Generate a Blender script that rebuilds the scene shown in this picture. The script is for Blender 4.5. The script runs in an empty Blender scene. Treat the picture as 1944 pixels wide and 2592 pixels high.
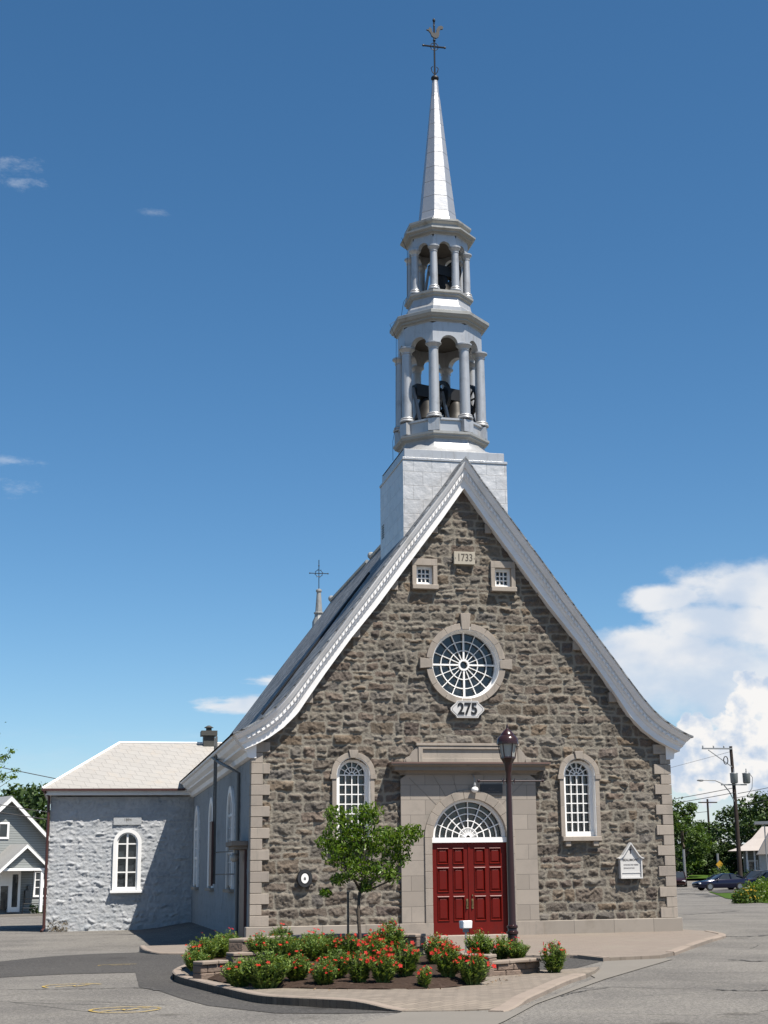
import bpy, bmesh, math, random
import numpy as np
from mathutils import Vector, Matrix
R = math.radians
sc = bpy.context.scene
COL = sc.collection

# ---------------------------------------------------------------- camera
def rx(a): return Matrix.Rotation(a, 4, 'X')
def rz(a): return Matrix.Rotation(a, 4, 'Z')
cam = bpy.data.cameras.new('camera')
cam_o = bpy.data.objects.new('camera', cam); COL.objects.link(cam_o)
CAM = Vector((-10.416, -39.355, 1.6436))
cam_o.matrix_world = Matrix.Translation(CAM) @ rz(-0.234096) @ rx(math.pi/2 + 0.220079) @ rz(-0.0145647)
cam.sensor_fit = 'AUTO'; cam.sensor_width = 36.0
cam.lens = 3723.525/2592*36.0
cam.shift_x = -0.04245; cam.shift_y = 0.03224
cam.clip_start = 0.1; cam.clip_end = 3000
sc.camera = cam_o

# ---------------------------------------------------------------- sun and sky
SUN = Vector((0.324, -0.45, 1.0)).normalized()
EL = math.asin(SUN.z); AZ = math.atan2(SUN.x, SUN.y)
sl = bpy.data.lights.new('sun', 'SUN'); sl.energy = 5.0; sl.angle = R(0.53); sl.color = (1.0, 0.94, 0.85)
so = bpy.data.objects.new('sun', sl); COL.objects.link(so)
so.rotation_euler = SUN.to_track_quat('Z', 'Y').to_euler(); so.location = (20, -30, 60)

vs = sc.view_settings
vs.view_transform = 'Standard'; vs.look = 'None'; vs.gamma = 1.0; vs.use_curve_mapping = False
vs.exposure = 0.8

world = bpy.data.worlds.new("World"); sc.world = world; world.use_nodes = True
WT = world.node_tree; WT.nodes.clear()
def wn(t, **k):
    n = WT.nodes.new(t)
    for a, b in k.items(): setattr(n, a, b)
    return n
def wm(op, a, b=None, c=None, clamp=False):
    n = wn('ShaderNodeMath', operation=op, use_clamp=clamp)
    for i, v in enumerate((a, b, c)):
        if v is None: continue
        if isinstance(v, (int, float)): n.inputs[i].default_value = v
        else: WT.links.new(v, n.inputs[i])
    return n.outputs[0]
def wsmooth(v, lo, hi):
    n = wn('ShaderNodeMapRange', interpolation_type='SMOOTHSTEP')
    WT.links.new(v, n.inputs[0]); n.inputs[1].default_value = lo; n.inputs[2].default_value = hi
    return n.outputs[0]
sky = wn('ShaderNodeTexSky', sky_type='NISHITA', sun_disc=False, sun_elevation=EL, sun_rotation=AZ,
         altitude=0.0, air_density=0.85, dust_density=0.35, ozone_density=3.0)
hs = wn('ShaderNodeHueSaturation'); hs.inputs['Hue'].default_value = 0.494; hs.inputs['Saturation'].default_value = 1.22; hs.inputs['Value'].default_value = 1.0
WT.links.new(sky.outputs[0], hs.inputs['Color'])
bg1 = wn('ShaderNodeBackground'); bg1.inputs[1].default_value = 0.074
WT.links.new(hs.outputs[0], bg1.inputs[0])
tc = wn('ShaderNodeTexCoord'); D = tc.outputs['Generated']
sep = wn('ShaderNodeSeparateXYZ'); WT.links.new(D, sep.inputs[0])
az_ = wm('ARCTAN2', sep.outputs[0], sep.outputs[1]); el_ = wm('ARCSINE', sep.outputs[2])
def wnoise(scale, detail, rough, vec=D, stretch=1.0, off=0.0):
    mp = wn('ShaderNodeMapping'); mp.inputs['Scale'].default_value = (1, 1, stretch); mp.inputs['Location'].default_value = (off, off*1.7, off*0.6)
    WT.links.new(vec, mp.inputs[0])
    n = wn('ShaderNodeTexNoise'); n.inputs['Scale'].default_value = scale; n.inputs['Detail'].default_value = detail; n.inputs['Roughness'].default_value = rough
    WT.links.new(mp.outputs[0], n.inputs['Vector'])
    return n.outputs[0]
def blob(a0, e0, ra, re):
    x = wm('DIVIDE', wm('SUBTRACT', az_, a0), ra); y = wm('DIVIDE', wm('SUBTRACT', el_, e0), re)
    return wm('SUBTRACT', 1.0, wm('SQRT', wm('ADD', wm('MULTIPLY', x, x), wm('MULTIPLY', y, y))))
def union(bs):
    r = bs[0]
    for b in bs[1:]: r = wm('MAXIMUM', r, b)
    return r
def cloud(bs, noise, amp, lo, hi, dens):
    e = wm('ADD', union([blob(*b) for b in bs]), wm('MULTIPLY', wm('SUBTRACT', noise, 0.5), amp))
    return wm('MULTIPLY', wsmooth(e, lo, hi), dens)
def scr(a, b): return wm('SUBTRACT', 1.0, wm('MULTIPLY', wm('SUBTRACT', 1.0, a), wm('SUBTRACT', 1.0, b)))
nsoft = wnoise(20, 7, 0.55, stretch=1.8)
ncum = wnoise(58, 8, 0.52, stretch=1.15, off=1.3)
nwisp = wnoise(30, 6, 0.6, stretch=4.5, off=4.0); nwisp2 = wnoise(38, 8, 0.68, stretch=2.6, off=7.0)
softa = cloud([(0.398, 0.1800, 0.046, 0.012), (0.445, 0.182, 0.060, 0.022), (0.432, 0.163, 0.055, 0.024), (0.388, 0.146, 0.070, 0.020), (0.52, 0.16, 0.12, 0.04)], nsoft, 2.0, 0.0, 0.55, 0.95)
softb = cloud([(0.425, 0.128, 0.090, 0.036), (0.375, 0.128, 0.05, 0.028), (0.455, 0.112, 0.06, 0.04), (0.62, 0.13, 0.16, 0.06)], nsoft, 1.1, -0.1, 0.6, 0.84)
soft = scr(softa, softb)
cum = cloud([(0.450, 0.110, 0.018, 0.017), (0.412, 0.085, 0.017, 0.015), (0.441, 0.086, 0.024, 0.018), (0.399, 0.064, 0.024, 0.016), (0.424, 0.062, 0.040, 0.020), (0.458, 0.076, 0.034, 0.030), (0.478, 0.100, 0.022, 0.022), (0.47, 0.055, 0.05, 0.03), (0.54, 0.07, 0.08, 0.045)], ncum, 2.3, 0.0, 0.22, 1.0)
wisp = cloud([(-0.0617, 0.4575, 0.026, 0.0085), (-0.055, 0.449, 0.02, 0.005), (-0.0525, 0.2705, 0.022, 0.0036), (-0.046, 0.2535, 0.016, 0.006)], nwisp2, 4.5, 0.0, 1.6, 0.42)
streak = cloud([(0.1345, 0.1285, 0.034, 0.0052), (0.117, 0.1125, 0.044, 0.0085), (0.15, 0.108, 0.05, 0.009)], nwisp, 1.6, 0.0, 0.6, 0.9)
tiny = cloud([(0.0381, 0.4377, 0.012, 0.0035)], nwisp2, 4.0, 0.2, 1.6, 0.22)
far_cl = wm('MULTIPLY', wsmooth(wm('ADD', el_, wm('MULTIPLY', wm('SUBTRACT', nwisp, 0.5), 0.06)), 0.10, -0.02), 0.86)
mask = scr(scr(scr(soft, cum), scr(wisp, streak)), scr(tiny, far_cl))
ncum2 = wnoise(58, 8, 0.52, stretch=1.15, off=1.309)
lit = wm('ADD', wm('MULTIPLY', wm('SUBTRACT', ncum2, ncum), 4.0), 0.78, clamp=True)
shade = wm('MULTIPLY', wsmooth(wnoise(17, 5, 0.5, off=2.2, stretch=1.6), 0.38, 0.66), wm('SUBTRACT', 1.0, cum))
cr = wn('ShaderNodeMix', data_type='RGBA'); cr.inputs[6].default_value = (0.58, 0.69, 0.85, 1); cr.inputs[7].default_value = (1.0, 0.985, 0.97, 1)
WT.links.new(wm('ADD', wm('MULTIPLY', cum, lit), wm('MULTIPLY', wm('SUBTRACT', 1.0, cum), wm('SUBTRACT', 0.80, wm('MULTIPLY', shade, 0.62)))), cr.inputs[0])
bg2 = wn('ShaderNodeBackground'); bg2.inputs[1].default_value = 0.54
WT.links.new(cr.outputs[2], bg2.inputs[0])
mx = wn('ShaderNodeMixShader'); WT.links.new(mask, mx.inputs[0]); WT.links.new(bg1.outputs[0], mx.inputs[1]); WT.links.new(bg2.outputs[0], mx.inputs[2])
wo = wn('ShaderNodeOutputWorld'); WT.links.new(mx.outputs[0], wo.inputs[0])

random.seed(7)
# ---------------------------------------------------------------- helpers
class MB:
    def __init__(s): s.v = []; s.f = []
    def add(s, vs, fs):
        o = len(s.v); s.v += [tuple(p) for p in vs]; s.f += [tuple(i+o for i in f) for f in fs]
    def box(s, x0, x1, y0, y1, z0, z1):
        s.add([(x0,y0,z0),(x1,y0,z0),(x1,y1,z0),(x0,y1,z0),(x0,y0,z1),(x1,y0,z1),(x1,y1,z1),(x0,y1,z1)],
              [(0,3,2,1),(4,5,6,7),(0,1,5,4),(1,2,6,5),(2,3,7,6),(3,0,4,7)])
    def extr(s, loop, a, b, xf):           # loop of 2D points, extruded from depth a to b; xf(u, w, depth) -> xyz
        n = len(loop)
        s.add([xf(u,w,a) for u,w in loop] + [xf(u,w,b) for u,w in loop],
              [tuple(range(n)), tuple(range(2*n-1, n-1, -1))] + [(i, i+n, (i+1)%n+n, (i+1)%n) for i in range(n)])
    def band(s, inner, outer, a, b, xf, closed=True):
        n = len(inner)
        vs = [xf(u,w,a) for u,w in inner] + [xf(u,w,a) for u,w in outer] + [xf(u,w,b) for u,w in inner] + [xf(u,w,b) for u,w in outer]
        fs = []
        for i in range(n if closed else n-1):
            j = (i+1) % n
            fs += [(i,j,n+j,n+i), (2*n+i,3*n+i,3*n+j,2*n+j), (i,2*n+i,2*n+j,j), (n+i,n+j,3*n+j,3*n+i)]
        if not closed:
            fs += [(0,n,3*n,2*n), (n-1,3*n-1,4*n-1,2*n-1)]
        s.add(vs, fs)
    def lathe(s, prof, cx=0, cy=0, n=16, ph=0.0, cap=True):
        vs = []; fs = []; m = len(prof)
        for r, z in prof:
            for k in range(n):
                a = ph + 2*math.pi*k/n
                vs.append((cx + r*math.cos(a), cy + r*math.sin(a), z))
        for i in range(m-1):
            for k in range(n):
                fs.append((i*n+k, i*n+(k+1)%n, (i+1)*n+(k+1)%n, (i+1)*n+k))
        if cap: fs += [tuple(range(n-1,-1,-1)), tuple(range((m-1)*n, m*n))]
        s.add(vs, fs)
    def tube(s, path, r, n=8):
        path = [Vector(p) for p in path]; rs = r if isinstance(r, (list, tuple)) else [r]*len(path)
        vs = []; fs = []; up = None
        for i, p in enumerate(path):
            t = (path[min(i+1, len(path)-1)] - path[max(i-1, 0)]).normalized()
            if up is None: up = t.orthogonal().normalized()
            up = (up - t*up.dot(t)).normalized(); w = t.cross(up)
            for k in range(n):
                a = 2*math.pi*k/n; vs.append(p + (up*math.cos(a) + w*math.sin(a))*rs[i])
        for i in range(len(path)-1):
            for k in range(n): fs.append((i*n+k, i*n+(k+1)%n, (i+1)*n+(k+1)%n, (i+1)*n+k))
        fs += [tuple(range(n-1,-1,-1)), tuple(range((len(path)-1)*n, len(path)*n))]
        s.add(vs, fs)
    def sphere(s, c, r, n=12, m=8, sz=1.0):
        s.lathe([(max(1e-4, r*math.sin(math.pi*i/m)), c[2] - r*sz*math.cos(math.pi*i/m)) for i in range(m+1)], c[0], c[1], n)
    def bar(s, p, q, w, h=None):           # square bar between two points
        p = Vector(p); q = Vector(q); h = h or w; t = (q-p).normalized()
        u = t.cross(Vector((0,1,0))); u = u.normalized() if u.length > 1e-3 else Vector((1,0,0)); v = t.cross(u).normalized()
        c = [(-1,-1),(1,-1),(1,1),(-1,1)]
        s.add([a + u*(x*w/2) + v*(y*h/2) for a in (p, q) for x, y in c],
              [(3,2,1,0),(4,5,6,7)] + [(i,(i+1)%4,4+(i+1)%4,4+i) for i in range(4)])
    def build(s, name, mat, parent=None, smooth=None, bevel=0.0, seg=1):
        me = bpy.data.meshes.new(name); me.from_pydata(s.v, [], s.f); me.validate()
        bm = bmesh.new(); bm.from_mesh(me); bmesh.ops.recalc_face_normals(bm, faces=bm.faces)
        if bevel: bmesh.ops.bevel(bm, geom=[e for e in bm.edges if len(e.link_faces) == 2 and e.calc_face_angle(0) > 0.6], offset=bevel, segments=seg, affect='EDGES', clamp_overlap=True)
        bm.to_mesh(me); bm.free()
        return finish(name, me, mat, parent, smooth)
def finish(name, me, mat, parent=None, smooth=None):
    if mat is not None:
        for m in (mat if isinstance(mat, (list, tuple)) else [mat]): me.materials.append(m)
    if smooth:
        me.polygons.foreach_set('use_smooth', [True]*len(me.polygons))
        if smooth is not True: me.set_sharp_from_angle(angle=R(smooth))
    o = bpy.data.objects.new(name, me); COL.objects.link(o)
    if parent: o.parent = parent
    return o
def np_mesh(name, V, F, mat, parent=None, smooth=None):     # V (n,3); F (m,k) numpy
    me = bpy.data.meshes.new(name); k = F.shape[1]
    me.vertices.add(len(V)); me.vertices.foreach_set('co', np.ascontiguousarray(V, np.float32).ravel())
    me.loops.add(F.size); me.loops.foreach_set('vertex_index', np.ascontiguousarray(F, np.int32).ravel())
    me.polygons.add(len(F)); me.polygons.foreach_set('loop_start', np.arange(0, F.size, k, dtype=np.int32))
    me.update(calc_edges=True); me.validate()
    return finish(name, me, mat, parent, smooth)
def tag(o, label=None, cat=None, group=None, kind=None):
    if label: o['label'] = label
    if cat: o['category'] = cat
    if group: o['group'] = group
    if kind: o['kind'] = kind
    return o
def empty(name, loc=(0,0,0), rot=0.0, label=None, cat=None, group=None):
    o = bpy.data.objects.new(name, None); COL.objects.link(o); o.location = loc; o.rotation_euler = (0,0,rot); o.empty_display_size = 0.2
    return tag(o, label, cat, group)
def children(o): return [c for c in bpy.data.objects if c.parent == o]
def copy_tree(o, parent=None):
    c = o.copy(); COL.objects.link(c); c.parent = parent
    for ch in children(o): copy_tree(ch, c)
    return c
XZ = lambda u, w, d: (u, d, w)             # facade plane: u = x, w = z, depth = y
def arc(cx, cz, r, a0, a1, n): return [(cx + r*math.cos(a0+(a1-a0)*i/n), cz + r*math.sin(a0+(a1-a0)*i/n)) for i in range(n+1)]
def arch_loop(cx, zs, z0, r, n=20): return [(cx+r, z0)] + arc(cx, zs, r, 0, math.pi, n) + [(cx-r, z0)]
def sstep(a, b, x):
    t = min(1, max(0, (x-a)/(b-a))); return t*t*(3-2*t)
def text(name, body, size, loc, mat, parent=None, ext=0.004, rot=(R(90),0,0), off=0.0, sx=1.0):
    cu = bpy.data.curves.new(name, 'FONT'); cu.body = body; cu.size = size; cu.align_x = 'CENTER'; cu.align_y = 'CENTER'; cu.extrude = ext; cu.offset = off; cu.resolution_u = 3
    o = bpy.data.objects.new(name, cu)
    me = bpy.data.meshes.new_from_object(o); bpy.data.objects.remove(o); bpy.data.curves.remove(cu)
    ob = finish(name, me, mat, parent); ob.location = loc; ob.rotation_euler = rot; ob.scale = (sx, 1, 1)
    return ob
# value noise in numpy
def vnoise(x, y, seed=0):
    xi = np.floor(x).astype(np.int64); yi = np.floor(y).astype(np.int64); fx = x-xi; fy = y-yi
    fx = fx*fx*(3-2*fx); fy = fy*fy*(3-2*fy)
    def h(a, b):
        n = (a*374761393 + b*668265263 + seed*1274126177) & 0x7fffffff
        n = ((n ^ (n >> 13))*1274126177) & 0x7fffffff
        return ((n ^ (n >> 16)) & 0xffff)/65535.0
    return (h(xi,yi)*(1-fx)+h(xi+1,yi)*fx)*(1-fy) + (h(xi,yi+1)*(1-fx)+h(xi+1,yi+1)*fx)*fy
def fbm(x, y, seed=0, o=4, g=0.5):
    s = 0; a = 1.0; t = 0
    for i in range(o):
        s = s + a*vnoise(x*2**i, y*2**i, seed+i*17); t += a; a *= g
    return s/t
# ---------------------------------------------------------------- materials
KC = 0.56                                   # the photograph is exposed for the shade: albedos go with exposure +0.8
def kc(c, k): return tuple(x*k for x in c)
def nodes(name):
    m = bpy.data.materials.new(name); m.use_nodes = True; t = m.node_tree
    return m, t, t.nodes['Principled BSDF']
def N(t, typ, ins=None, **k):
    n = t.nodes.new(typ)
    for a, b in k.items(): setattr(n, a, b)
    for a, b in (ins or {}).items():
        s = n.inputs[a]
        if hasattr(b, 'is_output'): t.links.new(b, s)
        else: s.default_value = b
    return n
def coords(t, kind='Object', scale=(1,1,1)):
    c = N(t, 'ShaderNodeTexCoord'); mp = N(t, 'ShaderNodeMapping', {'Vector': c.outputs[kind], 'Scale': scale})
    return mp.outputs[0]
def noise(t, v, scale, detail=5, rough=0.55): return N(t, 'ShaderNodeTexNoise', {'Vector': v, 'Scale': scale, 'Detail': detail, 'Roughness': rough}).outputs[0]
def mix(t, f, a, b, bt='MIX'):
    n = N(t, 'ShaderNodeMix', data_type='RGBA', blend_type=bt)
    for i, x in ((0, f), (6, a), (7, b)):
        if hasattr(x, 'is_output'): t.links.new(x, n.inputs[i])
        else: n.inputs[i].default_value = x if i == 0 else (*x, 1) if len(x) == 3 else x
    return n.outputs[2]
def ramp(t, f, a, b): return N(t, 'ShaderNodeMapRange', {0: f, 1: a, 2: b}, interpolation_type='SMOOTHSTEP').outputs[0]
def bump(t, h, s, d=0.02, nrm=None):
    n = N(t, 'ShaderNodeBump', {'Strength': s, 'Distance': d, 'Height': h})
    if nrm is not None: t.links.new(nrm, n.inputs['Normal'])
    return n.outputs[0]
def mat(name, c, rough=0.7, metal=0.0, var=0.18, scale=2.5, bs=0.0, bscale=60, dirt=None, dscale=0.8, spec=0.5, k=KC, isl=0.0, streak=None):
    c = kc(c, k); dirt = kc(dirt, k) if dirt else None
    m, t, p = nodes(name); v = coords(t)
    n1 = noise(t, v, scale, 6, 0.6)
    lo = [x*(1-var) for x in c]; hi = [min(1, x*(1+var)) for x in c]
    col = mix(t, n1, lo, hi)
    if dirt: col = mix(t, ramp(t, noise(t, v, dscale, 6, 0.65), 0.5, 0.78), col, dirt)
    if isl: col = mix(t, N(t, 'ShaderNodeNewGeometry').outputs['Random Per Island'], mix(t, 1.0, col, (1-isl, 1-isl, 1-isl*0.9), 'MULTIPLY'), mix(t, 1.0, col, (1+isl, 1+isl*0.95, 1+isl*0.85), 'MULTIPLY'))
    if streak: col = mix(t, ramp(t, noise(t, coords(t, scale=(5,5,0.55)), 2.2, 6, 0.65), 0.50, 0.74), col, kc(streak, k))
    t.links.new(col, p.inputs['Base Color'])
    p.inputs['Roughness'].default_value = rough; p.inputs['Metallic'].default_value = metal; p.inputs['Specular IOR Level'].default_value = spec
    if bs: t.links.new(bump(t, noise(t, v, bscale, 4, 0.6), bs), p.inputs['Normal'])
    return m
def seams(name, c, bw, bh, axes, rough, metal, mort=0.012, var=0.12, line=0.55, bs=0.5, off=0.5, dirt=None, dscale=0.7, wob=0.0, k=KC):
    c = kc(c, k); dirt = kc(dirt, k) if dirt else None
    m, t, p = nodes(name); c0 = N(t, 'ShaderNodeTexCoord').outputs['Object']
    s = N(t, 'ShaderNodeSeparateXYZ', {0: c0})
    def ax(e):
        r = None
        for k, w in e:
            q = N(t, 'ShaderNodeMath', {0: s.outputs[k], 1: w}, operation='MULTIPLY').outputs[0]
            r = q if r is None else N(t, 'ShaderNodeMath', {0: r, 1: q}, operation='ADD').outputs[0]
        return r
    v = N(t, 'ShaderNodeCombineXYZ', {0: ax(axes[0]), 1: ax(axes[1])}).outputs[0]
    br = N(t, 'ShaderNodeTexBrick', {'Vector': v, 'Scale': 1.0, 'Mortar Size': mort, 'Mortar Smooth': 0.3, 'Bias': 0.0, 'Brick Width': bw, 'Row Height': bh,
           'Color1': (*[x*(1-var) for x in c], 1), 'Color2': (*[min(1, x*(1+var)) for x in c], 1), 'Mortar': (*[x*line for x in c], 1)}, offset=off)
    col = mix(t, noise(t, c0, 3.0, 6, 0.6), br.outputs[0], (0.86, 0.86, 0.86), 'MULTIPLY')
    if dirt: col = mix(t, ramp(t, noise(t, c0, dscale, 7, 0.7), 0.48, 0.8), col, dirt)
    t.links.new(col, p.inputs['Base Color'])
    p.inputs['Roughness'].default_value = rough; p.inputs['Metallic'].default_value = metal
    hgt = N(t, 'ShaderNodeMath', {0: 1.0, 1: br.outputs['Fac']}, operation='SUBTRACT').outputs[0]
    nn = bump(t, hgt, bs, 0.02)
    if wob: nn = bump(t, noise(t, c0, 4.0, 3, 0.5), wob, 0.06, nn)
    t.links.new(nn, p.inputs['Normal'])
    return m
def rubble_mat(name, cols, mortar, grain=0.35, tone=(0.62,0.62,0.62), dark=(0.5,0.47,0.45), fleck=(0.36,0.34,0.32), k=KC):
    cols = [kc(c, k) for c in cols]; mortar = kc(mortar, k); fleck = kc(fleck, k)
    m, t, p = nodes(name); a = N(t, 'ShaderNodeAttribute', attribute_name='stone')
    s = N(t, 'ShaderNodeSeparateColor', {0: a.outputs[0]}); r1, mk, r2 = s.outputs
    r = N(t, 'ShaderNodeValToRGB', {0: r1}); e = r.color_ramp.elements; r.color_ramp.interpolation = 'LINEAR'
    while len(e) < len(cols): e.new(0.5)
    for i, c in enumerate(cols): e[i].position = i/(len(cols)-1); e[i].color = (*c, 1)
    v = coords(t)
    col = mix(t, r2, r.outputs[0], tone, 'MULTIPLY')
    col = mix(t, ramp(t, noise(t, v, 7, 8, 0.7), 0.3, 0.72), mix(t, 0.75, col, dark, 'MULTIPLY'), col)
    col = mix(t, ramp(t, noise(t, v, 28, 4, 0.6), 0.55, 0.8), col, mix(t, 0.45, col, fleck))
    mcol = mix(t, noise(t, v, 9, 6, 0.65), [x*0.68 for x in mortar], [x*1.15 for x in mortar])
    col = mix(t, mk, mcol, col)
    t.links.new(col, p.inputs['Base Color']); p.inputs['Roughness'].default_value = 0.93; p.inputs['Specular IOR Level'].default_value = 0.2
    n1 = noise(t, v, 22, 6, 0.65)
    t.links.new(bump(t, n1, grain, 0.03), p.inputs['Normal'])
    return m
def leaf_mat(name, c1, c2, trans=0.3, rough=0.5, k=0.62):
    c1 = kc(c1, k); c2 = kc(c2, k)
    m, t, p = nodes(name); g = N(t, 'ShaderNodeNewGeometry'); oi = N(t, 'ShaderNodeObjectInfo')
    col = mix(t, g.outputs['Random Per Island'], c1, c2)
    col = mix(t, N(t, 'ShaderNodeMath', {0: oi.outputs['Random'], 1: 0.35}, operation='MULTIPLY').outputs[0], col, [x*0.6 for x in c1])
    t.links.new(col, p.inputs['Base Color']); p.inputs['Roughness'].default_value = rough; p.inputs['Specular IOR Level'].default_value = 0.35
    tr = N(t, 'ShaderNodeBsdfTranslucent'); t.links.new(mix(t, 1.0, col, (1.0, 1.0, 0.45), 'MULTIPLY'), tr.inputs[0])
    ms = N(t, 'ShaderNodeMixShader', {0: trans}); t.links.new(p.outputs[0], ms.inputs[1]); t.links.new(tr.outputs[0], ms.inputs[2])
    t.links.new(ms.outputs[0], t.nodes['Material Output'].inputs[0])
    return m
def glass_mat(name, c=(0.012, 0.014, 0.016), rough=0.06):
    m, t, p = nodes(name); v = coords(t)
    t.links.new(mix(t, noise(t, v, 1.4, 3), c, [x*3.2 for x in c]), p.inputs['Base Color'])
    p.inputs['Roughness'].default_value = rough; p.inputs['Specular IOR Level'].default_value = 0.6
    t.links.new(bump(t, noise(t, v, 2.6, 3), 0.22, 0.04), p.inputs['Normal'])
    return m
M = {}
M['rubble'] = rubble_mat('rubble stone', [(0.235,0.19,0.165), (0.325,0.288,0.24), (0.30,0.235,0.19), (0.37,0.33,0.275), (0.27,0.248,0.225), (0.355,0.275,0.20), (0.335,0.308,0.262)], (0.405, 0.365, 0.30), 0.8)
M['white_rubble'] = rubble_mat('whitewashed rubble', [(0.69,0.72,0.75), (0.83,0.84,0.86), (0.75,0.77,0.79)], (0.70, 0.72, 0.735), 0.6, (0.86,0.87,0.89), (0.72,0.73,0.73), (0.48,0.46,0.43))
M['cut'] = mat('cut stone', (0.505, 0.44, 0.375), 0.9, var=0.14, scale=2.6, bs=0.25, bscale=45, dirt=(0.37, 0.33, 0.285), dscale=1.6, spec=0.2, isl=0.10, streak=(0.40, 0.36, 0.31))
M['plinth'] = seams('plinth stone', (0.49, 0.43, 0.365), 1.15, 2.0, (((0,1),),((2,1),)), 0.9, 0, 0.008, 0.08, 0.5, 0.4, dirt=(0.27,0.225,0.175), dscale=0.9)
M['ashlar'] = seams('portal ashlar', (0.505, 0.44, 0.375), 0.82, 0.40, (((0,1),),((2,1),)), 0.9, 0, 0.007, 0.11, 0.5, 0.35, dirt=(0.37,0.33,0.28), dscale=1.3)
M['dark_stone'] = mat('weathered stone', (0.36, 0.315, 0.27), 0.95, var=0.2, scale=4, bs=0.3, bscale=30, dirt=(0.16, 0.14, 0.12), dscale=2.0, spec=0.2)
M['white'] = mat('white paint', (0.76, 0.75, 0.73), 0.55, var=0.05, scale=3, k=1.0)
M['cornice'] = mat('cornice paint', (0.72, 0.71, 0.70), 0.6, var=0.08, scale=2.5, dirt=(0.62, 0.60, 0.57), dscale=1.4, k=1.0)
M['silver'] = seams('silver paint sheet', (0.93, 0.925, 0.92), 0.55, 0.42, (((0,1),(1,1)),((2,1),)), 0.42, 0.30, 0.008, 0.06, 0.72, 0.5, wob=0.45, dirt=(0.72,0.71,0.69), dscale=1.8)
M['silver_plain'] = mat('silver paint', (0.72, 0.73, 0.74), 0.38, 0.40, var=0.07, scale=4, bs=0.05, bscale=20, dirt=(0.50, 0.50, 0.50), dscale=2.4, streak=(0.56, 0.55, 0.53))
M['spire'] = seams('spire sheet', (0.76, 0.77, 0.79), 30.0, 0.52, (((0,1),(1,1)),((2,1),)), 0.36, 0.5, 0.012, 0.05, 0.5, 0.5, wob=0.12, dirt=(0.66,0.65,0.63), dscale=2.2)
M['trim_metal'] = mat('weathered metal trim', (0.50, 0.50, 0.475), 0.5, 0.3, var=0.12, scale=5, dirt=(0.30, 0.28, 0.24), dscale=3)
M['roof'] = seams('nave roof sheet', (0.27, 0.285, 0.30), 0.5, 0.30, (((1,1),),((2,1),(0,0.0))), 0.62, 0.25, 0.03, 0.45, 0.25, 1.0, wob=1.0, dirt=(0.12,0.12,0.12), dscale=2.6)
M['wing_roof'] = seams('wing roof sheet', (0.59, 0.565, 0.53), 0.44, 0.30, (((0,1),(1,0.3)),((2,1.6),(0,0.22))), 0.6, 0.1, 0.010, 0.03, 0.70, 0.5, wob=0.08, dirt=(0.60,0.53,0.45), dscale=1.4)
M['glass'] = glass_mat('dark glass')
M['red'] = mat('dark red paint', (0.135, 0.009, 0.006), 0.40, k=0.8, spec=0.18, bs=0.06, bscale=25, dirt=(0.10, 0.012, 0.010), dscale=2.5, var=0.16, scale=3)
M['brass'] = mat('brass', (0.55, 0.42, 0.22), 0.35, 0.9, var=0.1)
M['iron'] = mat('dark iron', (0.03, 0.03, 0.032), 0.5, 0.4, var=0.2)
M['bronze'] = mat('bell bronze', (0.045, 0.042, 0.038), 0.5, 0.6, var=0.3)
M['maroon'] = mat('maroon paint', (0.045, 0.014, 0.014), 0.28, 0.0, var=0.15)
M['lantern_glass'] = mat('frosted lantern glass', (0.40, 0.41, 0.39), 0.25, k=0.75, var=0.1, scale=8)
M['black'] = mat('black paint', (0.012, 0.012, 0.012), 0.45)
M['ink'] = mat('lettering ink', (0.05, 0.045, 0.045), 0.7)
M['grey_ink'] = mat('faded lettering', (0.20, 0.18, 0.18), 0.8)
M['engrave'] = mat('engraved letters', (0.13, 0.11, 0.09), 0.9)
M['cream'] = mat('cream stone tablet', (0.62, 0.56, 0.45), 0.8, var=0.06)
M['slate'] = mat('dark plaque', (0.035, 0.036, 0.04), 0.5, var=0.1)
M['brown_metal'] = mat('brown gutter paint', (0.10, 0.035, 0.03), 0.5, var=0.15)
M['grey_metal'] = mat('grey metal', (0.22, 0.22, 0.215), 0.55, 0.4, var=0.15)
M['shaded_whitewash'] = mat('shade darkened whitewash', (0.40, 0.44, 0.47), 0.9, var=0.1, scale=1.2, bs=0.5, bscale=14, dirt=(0.25, 0.27, 0.29), dscale=0.8, streak=(0.26, 0.28, 0.29))  # side wall's shade put into the whitewash colour; dirt and streaks are stains
M['bark'] = mat('bark', (0.13, 0.10, 0.075), 0.9, var=0.35, scale=9, bs=0.6, bscale=30)
M['leaf'] = leaf_mat('tree leaves', (0.055, 0.13, 0.012), (0.25, 0.36, 0.045), 0.45, 0.38, 0.82)
M['leaf_far'] = leaf_mat('far leaves', (0.018, 0.045, 0.012), (0.075, 0.12, 0.025), 0.22, 0.6, 0.95)
M['leaf_light'] = leaf_mat('light far leaves', (0.04, 0.09, 0.012), (0.12, 0.19, 0.03), 0.3, 0.6, 0.8)
M['herb'] = leaf_mat('flower foliage', (0.07, 0.15, 0.03), (0.30, 0.38, 0.10), 0.3, 0.55, 0.8)
M['petal'] = leaf_mat('red petals', (0.55, 0.012, 0.006), (0.85, 0.035, 0.016), 0.2, 0.75, 0.60)
M['petal_y'] = leaf_mat('yellow petals', (0.75, 0.45, 0.03), (0.85, 0.6, 0.08), 0.25, 0.5)
M['block'] = mat('split face block', (0.30, 0.22, 0.17), 0.95, var=0.3, scale=6, bs=0.9, bscale=22, dirt=(0.17, 0.125, 0.10), dscale=4)
M['block_cap'] = mat('smooth block cap', (0.40, 0.32, 0.255), 0.95, var=0.12, scale=5, bs=0.2, bscale=60)
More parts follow.
